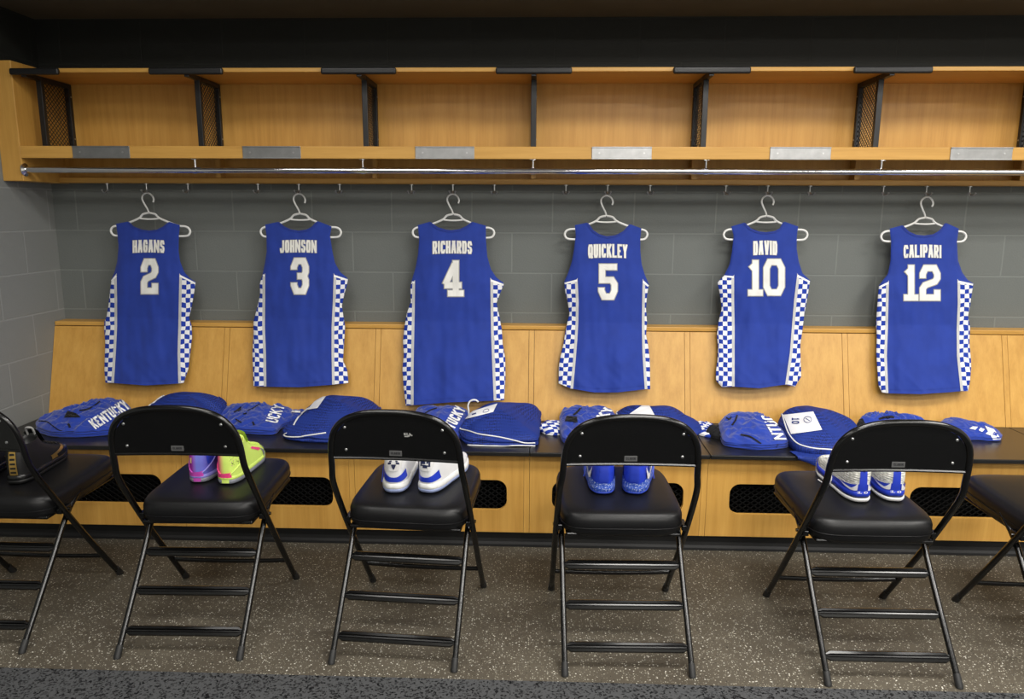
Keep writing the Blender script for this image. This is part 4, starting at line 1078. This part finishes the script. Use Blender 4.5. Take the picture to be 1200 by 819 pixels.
SW = [(0, .048), (.12, .0500), (.35, .0465), (.6, .0520), (.75, .0560), (.88, .0510), (1, .040)]
class Shoe:
    NU = 64
    def __init__(s, L=.315, hc=.105, zs=.026, toe=.058):
        s.L, s.hc, s.zs = L, hc, zs
        s.spine = [(zs, 1.0), (zs + .016, .985), (toe, .90), (.070, .80), (.082, .68), (.096, .56), (.110, .47), (.13, .42)]
    def loop(s, z, grow=0.0, u=None):
        """point of the contour at height z, u=0 at the heel, .25 right side, .5 toe"""
        y1 = interp(s.spine, z) * s.L; q = (z - s.zs) / (s.hc - s.zs); q = max(0, min(1.2, q))
        y0 = .006 * math.sin(PI * min(1, q * 1.1)) * 0 + .010 * q * q - .004 * math.sin(PI * min(1, q))
        yc, a = (y0 + y1) / 2, (y1 - y0) / 2 + grow
        th = 2 * PI * u; cy, sx = -math.cos(th), math.sin(th)
        y = yc + a * math.copysign(abs(cy) ** .74, cy)
        w = interp(SW, max(0, min(1, y / s.L))) * (1 - .24 * q ** 1.3 * (1 if y < .45 * s.L else 1.0)) + grow
        prof = interp(sorted((b * s.L, c_) for c_, b in s.spine), y)
        return Vector((w * math.copysign(abs(sx) ** .62, sx), y, z + .012 * q * q * (1.2 * (1 - abs(math.sin(th))) if True else 0)))
    def P(s, u, v, off=0):
        z = lerp(s.zs - .004, s.hc, v); p = s.loop(z, 0, u % 1)
        if off:
            e = 1e-3; a = s.loop(z, 0, (u + e) % 1) - s.loop(z, 0, (u - e) % 1)
            b = s.loop(min(s.hc, z + e), 0, u % 1) - s.loop(z - e, 0, u % 1); n = a.cross(b)
            if n.length > 1e-12:
                n.normalize(); cdir = Vector((p.x, p.y - .3 * s.L, .02))
                if n.dot(cdir) < 0: n = -n
                p = p + n * off
        return p
    def upper(s, mat, root):
        rows = []; NV = 20
        for j in range(NV + 1): rows.append([s.P(i / s.NU, j / NV) for i in range(s.NU)])
        # rolled collar and the inside wall
        last = rows[-1]; cen = sum(last, Vector()) / len(last)
        for k, dz in ((.97, .003), (.90, .002), (.86, -.010), (.84, -.05)):
            rows.append([Vector((cen.x + (p.x - cen.x) * k, cen.y + (p.y - cen.y) * (k + (1 - k) * .4), p.z + dz)) for p in last])
        mb = MB(); mb.grid(rows, wrap=True); mb.f.append(tuple(range(len(mb.v) - s.NU, len(mb.v)))); mb.mi.append(0)
        return mb.obj('upper', mat, root, True, angle=None)
    def patch(s, name, mat, root, u0, u1, v0, v1, off=.0012, nu=16, nv=8, fu=None):
        """patch between u0..u1, v0..v1; v0/v1 may be functions of the 0..1 position along u"""
        g = lambda q, k: k(q) if callable(k) else k
        rows = [[s.P(lerp(u0, u1, i / nu), lerp(g(i / nu, v0), g(i / nu, v1), j / nv), off) for i in range(nu + 1)] for j in range(nv + 1)]
        mb = MB(); mb.grid(rows); return mb.obj(name, mat, root, True, angle=None)
    def curve(s, name, mat, root, uv, r=.002, off=.002):
        mb = MB(); mb.tube([s.P(u, v, off) for u, v in uv], r, 7); return mb.obj(name, mat, root, True)
    def sole(s, name, mat, root, z0, z1, g0, g1):
        rows = []
        for z, g in ((z0, g0 - .002), (z0 + .002, g0), ((z0 + z1) / 2, (g0 + g1) / 2 + .0012), (z1 - .002, g1), (z1, g1 - .002)):
            row = []
            for i in range(s.NU):
                p = s.loop(s.zs, g, i / s.NU); lift = .012 * max(0, (p.y / s.L - .75) / .25) ** 2
                row.append(Vector((p.x, p.y, z + lift)))
            rows.append(row)
        mb = MB(); mb.grid(rows, wrap=True); n = len(mb.v)
        mb.f += [tuple(range(s.NU)), tuple(range(n - s.NU, n))]; mb.mi += [0, 0]
        return mb.obj(name, mat, root, True, angle=.9)
    def tongue(s, mat, root):
        rows = []
        for j in range(9):
            q = j / 8; y = lerp(.60 * s.L, .40 * s.L, q); z = lerp(.080, s.hc + .028, q)
            rows.append([(x * lerp(.021, .026, q), y - .010 * x * x * 0 + .006 * (1 - x * x), z - .008 * x * x) for x in [-1 + k / 4 for k in range(9)]])
        mb = MB(); mb.grid(rows); mb.grid([[(x, y + .007, z + .003) for x, y, z in r_] for r_ in rows], flip=True)
        return mb.obj('tongue', mat, root, True, angle=None)
    def laces(s, mat, root, r=.0022):
        mb = MB()
        for z in (.070, .077, .084, .091, .098):
            v = (z - s.zs + .004) / (s.hc - s.zs + .004)
            for k in (0, 1):
                mb.tube([s.P(.5 + (q if k else -q) * .10, v + (abs(q + 1) * .03) , .003) for q in [-1 + i / 5 for i in range(11)]], r, 6)
        return mb.obj('laces', mat, root, True)
def swoosh(S, root, side, mat, u_heel, u_tip, vb, hh, off=.0022, name='swoosh_mark'):
    """curved tick: fat hook near the heel, long tapering tip toward the toe"""
    top = lambda q: vb + hh * (1.0 * max(0, 1 - q * 3.2) ** 1.4 + .42 * q)
    bot = lambda q: vb + hh * (.42 * q) - hh * .46 * math.sin(PI * min(1, (q + .02) * 1.0)) ** .8 * (1 - q) ** .7 - .0
    u0, u1 = (u_heel, u_tip) if side > 0 else (1 - u_heel, 1 - u_tip)
    rows = []
    n = 22
    for i in range(n + 1):
        q = i / n
        rows.append([S.P(lerp(u0, u1, q), lerp(bot(q), top(q) if q > .0 else top(0), j / 4), off) for j in range(5)])
    mb = MB(); mb.grid(rows); return mb.obj(name, mat, root, True, angle=None)

ZS = .4845
def place(label, heel, toe, group, L=.315, zoff=0):
    a = at_z(heel[0], heel[1], ZS); b = at_z(toe[0], toe[1], ZS)
    ang = math.atan2(b.x - a.x, b.y - a.y)
    return thing('sneaker', label, 'shoe', (a.x, a.y, ZS + zoff), -ang, group)

# -- yellow / violet pair
g = 'yellow and violet pair of sneakers'
for k, (heel, toe) in enumerate((((232, 565), (268, 532)), ((265, 567), (313, 523)))):
    S = Shoe(hc=.132, L=.335); r = place(('purple and lilac sneaker, left one of the pair on the second chair', 'neon yellow sneaker with pink heel on the second chair')[k], heel, toe, None)
    up_, band, sole_ = (('violet_fade', 'shoe_lilac', 'sole_grey'), ('neon_yellow', 'shoe_lime', 'sole_grey'))[k]
    S.upper(up_, r); S.sole('outsole', sole_, r, 0, .016, .002, .003); S.sole('midsole', band, r, .015, .030, .003, .0015)
    S.patch('heel_clip', ('shoe_magenta', 'shoe_pink')[k], r, -.10 if k == 0 else -.12, .04, 0.0, lambda q: .16 + .10 * abs(q - .6), .0032)
    S.curve('strap', ('shoe_lilac', 'shoe_lime')[k], r, [(.03 + i * .02, .14 + i * .045) for i in range(11)], .0026)
    S.curve('strap', ('shoe_magenta', 'shoe_pink')[k], r, [(-.03 - i * .02, .14 + i * .045) for i in range(11)], .0026)
    S.patch('heel_dot', ('shoe_magenta', 'shoe_lime')[k], r, -.018, .018, -.16, -.04, .006, 6, 3)
    if k:
        rnd = random.Random(3)
        for i in range(46):
            u0, v0 = rnd.uniform(.035, .17), rnd.uniform(.40, .80); w_, h_ = rnd.uniform(.002, .007), rnd.uniform(.015, .035)
            S.patch('print_fleck', rnd.choice(['shoe_black', 'shoe_black', 'shoe_navy', 'shoe_magenta']), r, u0, u0 + w_, v0, v0 + h_, .0016, 2, 2)
        for uu in (.33, .39, .44, .56, .61): S.patch('toe_tooth', 'sole_grey', r, uu - .022, uu + .022, -.03, lambda q: .05 + .36 * (1 - abs(2 * q - 1)), .0022, 8, 4)
        S.patch('toe_cap', 'shoe_peach', r, .46, .54, .50, .68, .0014)
        S.patch('side_flash', 'shoe_pink', r, .30, .34, .35, .62, .0016)
    else:
        S.patch('ankle_panel', 'shoe_blue', r, .10, .24, .38, .95, .0014); S.patch('heel_print', 'shoe_peach', r, -.06, -.035, .45, .62, .0016, 4, 4)
    S.tongue(('shoe_lilac', 'shoe_lime')[k], r); S.laces(('shoe_lilac', 'shoe_lime')[k], r)

# -- white pair
for k, (heel, toe) in enumerate((((462, 577), (478, 535)), ((499, 577), (552, 533)))):
    S = Shoe(hc=.122, L=.34, zs=.034); r = place(('white sneaker with blue heel and dark face mark, left of its pair', 'white sneaker with blue heel, right of its pair on third chair')[k], heel, toe, None)
    S.upper('shoe_white', r); S.sole('outsole', 'sole_ice', r, 0, .014, .003, .006); S.sole('midsole', 'sole_white', r, .013, .033, .006, .003)
    S.patch('heel_wedge', 'shoe_royal', r, -.135, .135, lambda q: .10 + .10 * abs(2 * q - 1) ** 2, lambda q: .28 + .26 * abs(2 * q - 1) ** 1.2, .0022, 24, 8)
    S.patch('heel_pad', 'shoe_white_soft', r, -.10, .10, lambda q: .52 + .34 * abs(2 * q - 1) ** 2.2, .97, .0035, 18, 8)
    if k == 0:
        for a0, a1, b0, b1 in ((-.045, -.012, .74, .80), (.012, .045, .74, .80), (-.03, -.008, .81, .85), (.008, .03, .81, .85)): S.patch('heel_print', 'shoe_navy', r, a0, a1, b0, b1, .0046, 5, 3)
        S.patch('heel_print', 'shoe_navy', r, -.012, .012, lambda q: .56 + .16 * abs(2 * q - 1), .73, .0046, 6, 4)
        lc = MB(); lc.tube(smooth_path([(-.035, .12, .085), (-.052, .105, .06), (-.056, .10, .03), (-.058, .09, .006)], 4), .0022, 6); lc.obj('loose_lace', 'lace_blue', r, True)
    else:
        for a0, a1, b0, b1 in ((-.040, -.022, .70, .86), (.022, .040, .70, .86), (-.012, .012, .62, .68), (-.04, .04, .68, .715), (-.022, .0, .74, .86), (.005, .02, .77, .88)): S.patch('heel_print', 'shoe_navy', r, a0, a1, b0, b1, .0046, 5, 3)
        S.patch('toe_flash', 'shoe_royal', r, .38, .42, -.02, .18, .0026)
    pts = [(.5 + .060 * math.cos(q), .60 + .16 * math.sin(q)) for q in [2 * PI * i / 20 for i in range(21)]]
    S.curve('toe_emblem', 'shoe_navy', r, pts, .0012, .001)
    S.curve('toe_emblem', 'shoe_navy', r, [(.45, .54), (.5, .74), (.55, .54)], .0012, .001)
    S.tongue('shoe_white_soft', r); S.laces('lace_blue', r)

# -- blue pair
for k, (heel, toe) in enumerate((((707, 579), (699, 545)), ((742.5, 579), (751, 545)))):
    S = Shoe(hc=.130, L=.335, zs=.036); r = place(('left sneaker of the all blue pair on the fourth chair', 'right sneaker of the all blue pair on the fourth chair')[k], heel, toe, None)
    S.upper('shoe_royal', r); S.sole('outsole', 'shoe_blue_light', r, 0, .010, .001, .004); S.sole('midsole', 'speckled_blue', r, .009, .037, .004, .002)
    S.patch('heel_midsole', 'speckled_blue', r, -.26, .26, -.05, lambda q: .10 + .60 * abs(2 * q - 1) ** 2.4, .0032, 30, 8)
    S.patch('heel_strip', 'shoe_blue', r, -.032, .032, .14, .66, .0016)
    S.patch('heel_ridge', 'shoe_blue_light', r, -.12, .12, lambda q: .70 + .08 * abs(2 * q - 1) ** 2, lambda q: .74 + .08 * abs(2 * q - 1) ** 2, .003, 14, 3)
    for a0, a1, b0, b1 in ((-.028, -.012, .80, .95), (.012, .028, .80, .95), (-.028, .028, .855, .90)): S.patch('heel_mark', 'swoosh_white', r, a0, a1, b0, b1, .0026, 5, 3)
    sd = -1 if k == 0 else 1
    swoosh(S, r, sd, 'swoosh_white', .13, .30, .20, .45, .0052)
    S.patch('inner_flash', 'swoosh_white', r, -sd * .13 if sd < 0 else -.17, -sd * .17 if sd < 0 else -.13, .64, .70, .0022, 5, 3)
    lc = MB(); lc.tube(smooth_path([(sd * .03, .14, .10), (sd * .055, .12, .075), (sd * .06, .10, .05), (sd * .064, .10, .03)], 4), .0026, 6); lc.obj('loose_lace', 'lace_blue', r, True)
    S.tongue('shoe_blue', r); S.laces('lace_blue', r)

# -- white knit pair
for k, (heel, toe) in enumerate((((1009, 588), (960, 544)), ((1048, 587), (1008, 544)))):
    S = Shoe(hc=.135, L=.345, zs=.040, toe=.067); r = place(('left white knit sneaker with blue heel on the fifth chair', 'right white knit sneaker with blue heel on the fifth chair')[k], heel, toe, None)
    S.upper('white_knit', r); S.sole('outsole', 'sole_white', r, 0, .013, .003, .005); S.sole('air_sole', 'shoe_navy', r, .012, .020, .001, .001); S.sole('midsole', 'shoe_royal', r, .019, .039, .004, .003)
    S.patch('heel_cup', 'shoe_royal', r, -.24, .24, -.05, lambda q: .10 + .20 * (1 - abs(2 * q - 1)) ** .8, .0030, 30, 8)
    S.patch('heel_tab', 'shoe_royal', r, -.020, .020, .26, .98, .0034, 6, 10)
    S.patch('toe_foxing', 'sole_white', r, .34, .66, -.30, .10, .0062, 24, 5)
    lp = MB(); lp.tube([S.P(0, .70, .004), S.P(0, .78, .010), S.P(0, .88, .010), S.P(0, .95, .004)], .008, 10, flat=.35); lp.obj('pull_loop', 'shoe_blue', r, True)
    for sd in (-1, 1): swoosh(S, r, sd, 'swoosh_white', .028, .19, .09, .24, .0050)
    for q in glyph('1', -.007, 0, .006, .009, .0018, .0018, .02) and [0]:
        mb = MB()
        for ch, xx in (('1', -.0068), ('0', .0008)):
            for qd in glyph(ch, xx, 0, .006, .0085, .0017, .0017, .02): mb.add([S.P(p.x / .26, 0, .0065) * 1 + Vector((0, 0, p.y - .004)) for p in qd], [(0, 1, 2, 3)])
        mb.obj('heel_number', 'swoosh_white', r)
    lc = MB(); lc.tube(smooth_path([(-.022, .17, .09), (-.048, .16, .07), (-.055, .13, .03), (-.065, .16, .006), (-.075, .20, .006)], 5), .0022, 6); lc.obj('loose_lace', 'shoe_white_soft', r, True)
    S.tongue('white_knit', r); S.laces('shoe_white_soft', r)

# -- black pair
for k, (heel, toe) in enumerate((((-34, 568), (14, 533)), ((18, 567), (78, 528)))):
    S = Shoe(hc=.135, L=.345, zs=.032); r = place(('black sneaker with gold trim, half hidden at the left picture edge', 'black sneaker with gold heel strip and gold side plate')[k], heel, toe, None)
    S.upper('shoe_black', r); S.sole('outsole', 'shoe_black', r, 0, .014, .002, .004); S.sole('midsole', 'shoe_black_gloss', r, .013, .033, .004, .002)
    S.patch('heel_strip', 'gold', r, -.02, .02, .05, .80, .002, 4, 10)
    for q in range(5): S.patch('heel_print', 'shoe_black', r, -.012, .012, .12 + q * .14, .18 + q * .14, .0028, 4, 3)
    S.patch('side_plate', 'gold', r, .25, .40, lambda q: .06 + .2 * (1 - q) * 0, lambda q: .22 + .16 * q, .002, 12, 5)
    S.patch('side_plate_face', 'shoe_black_gloss', r, .27, .41, .04, lambda q: .16 + .16 * q, .003, 12, 5)
    lp = MB(); lp.tube(smooth_path([(-.012, .145, .14), (-.012, .13, .172), (0, .125, .178), (.012, .13, .172), (.012, .145, .14)], 4), .004, 8); lp.obj('pull_loop', 'twill_grey', r, True)
    S.tongue('shoe_black', r); S.laces('shoe_black', r)
# ------------------------------------------------------------------ light
def lamp(x, y, e, sx=1.15, sy=.55, spread=150):
    l = bpy.data.lights.new('ceiling_troffer', 'AREA'); l.shape = 'RECTANGLE'; l.size = sx; l.size_y = sy; l.energy = e; l.color = (1, .97, .92)
    l.spread = math.radians(spread)
    o = bpy.data.objects.new('ceiling_troffer', l); COL.objects.link(o); o.location = (x, y, ZCEIL - .012)
for y, k in ((1.75, .95), (.2, 1.0), (-2.2, 1.4), (-4.8, 2.1)):
    for x, e in ((-1.3, 18), (1.0, 42), (3.2, 50)): lamp(x, y, e * k, spread=170)
w = bpy.data.worlds.new('world'); SC.world = w; w.use_nodes = True
w.node_tree.nodes['Background'].inputs[0].default_value = (.5, .5, .5, 1); w.node_tree.nodes['Background'].inputs[1].default_value = .05
vs = SC.view_settings; vs.view_transform = 'Standard'; vs.look = 'None'; vs.gamma = 1; vs.use_curve_mapping = False; vs.exposure = .46
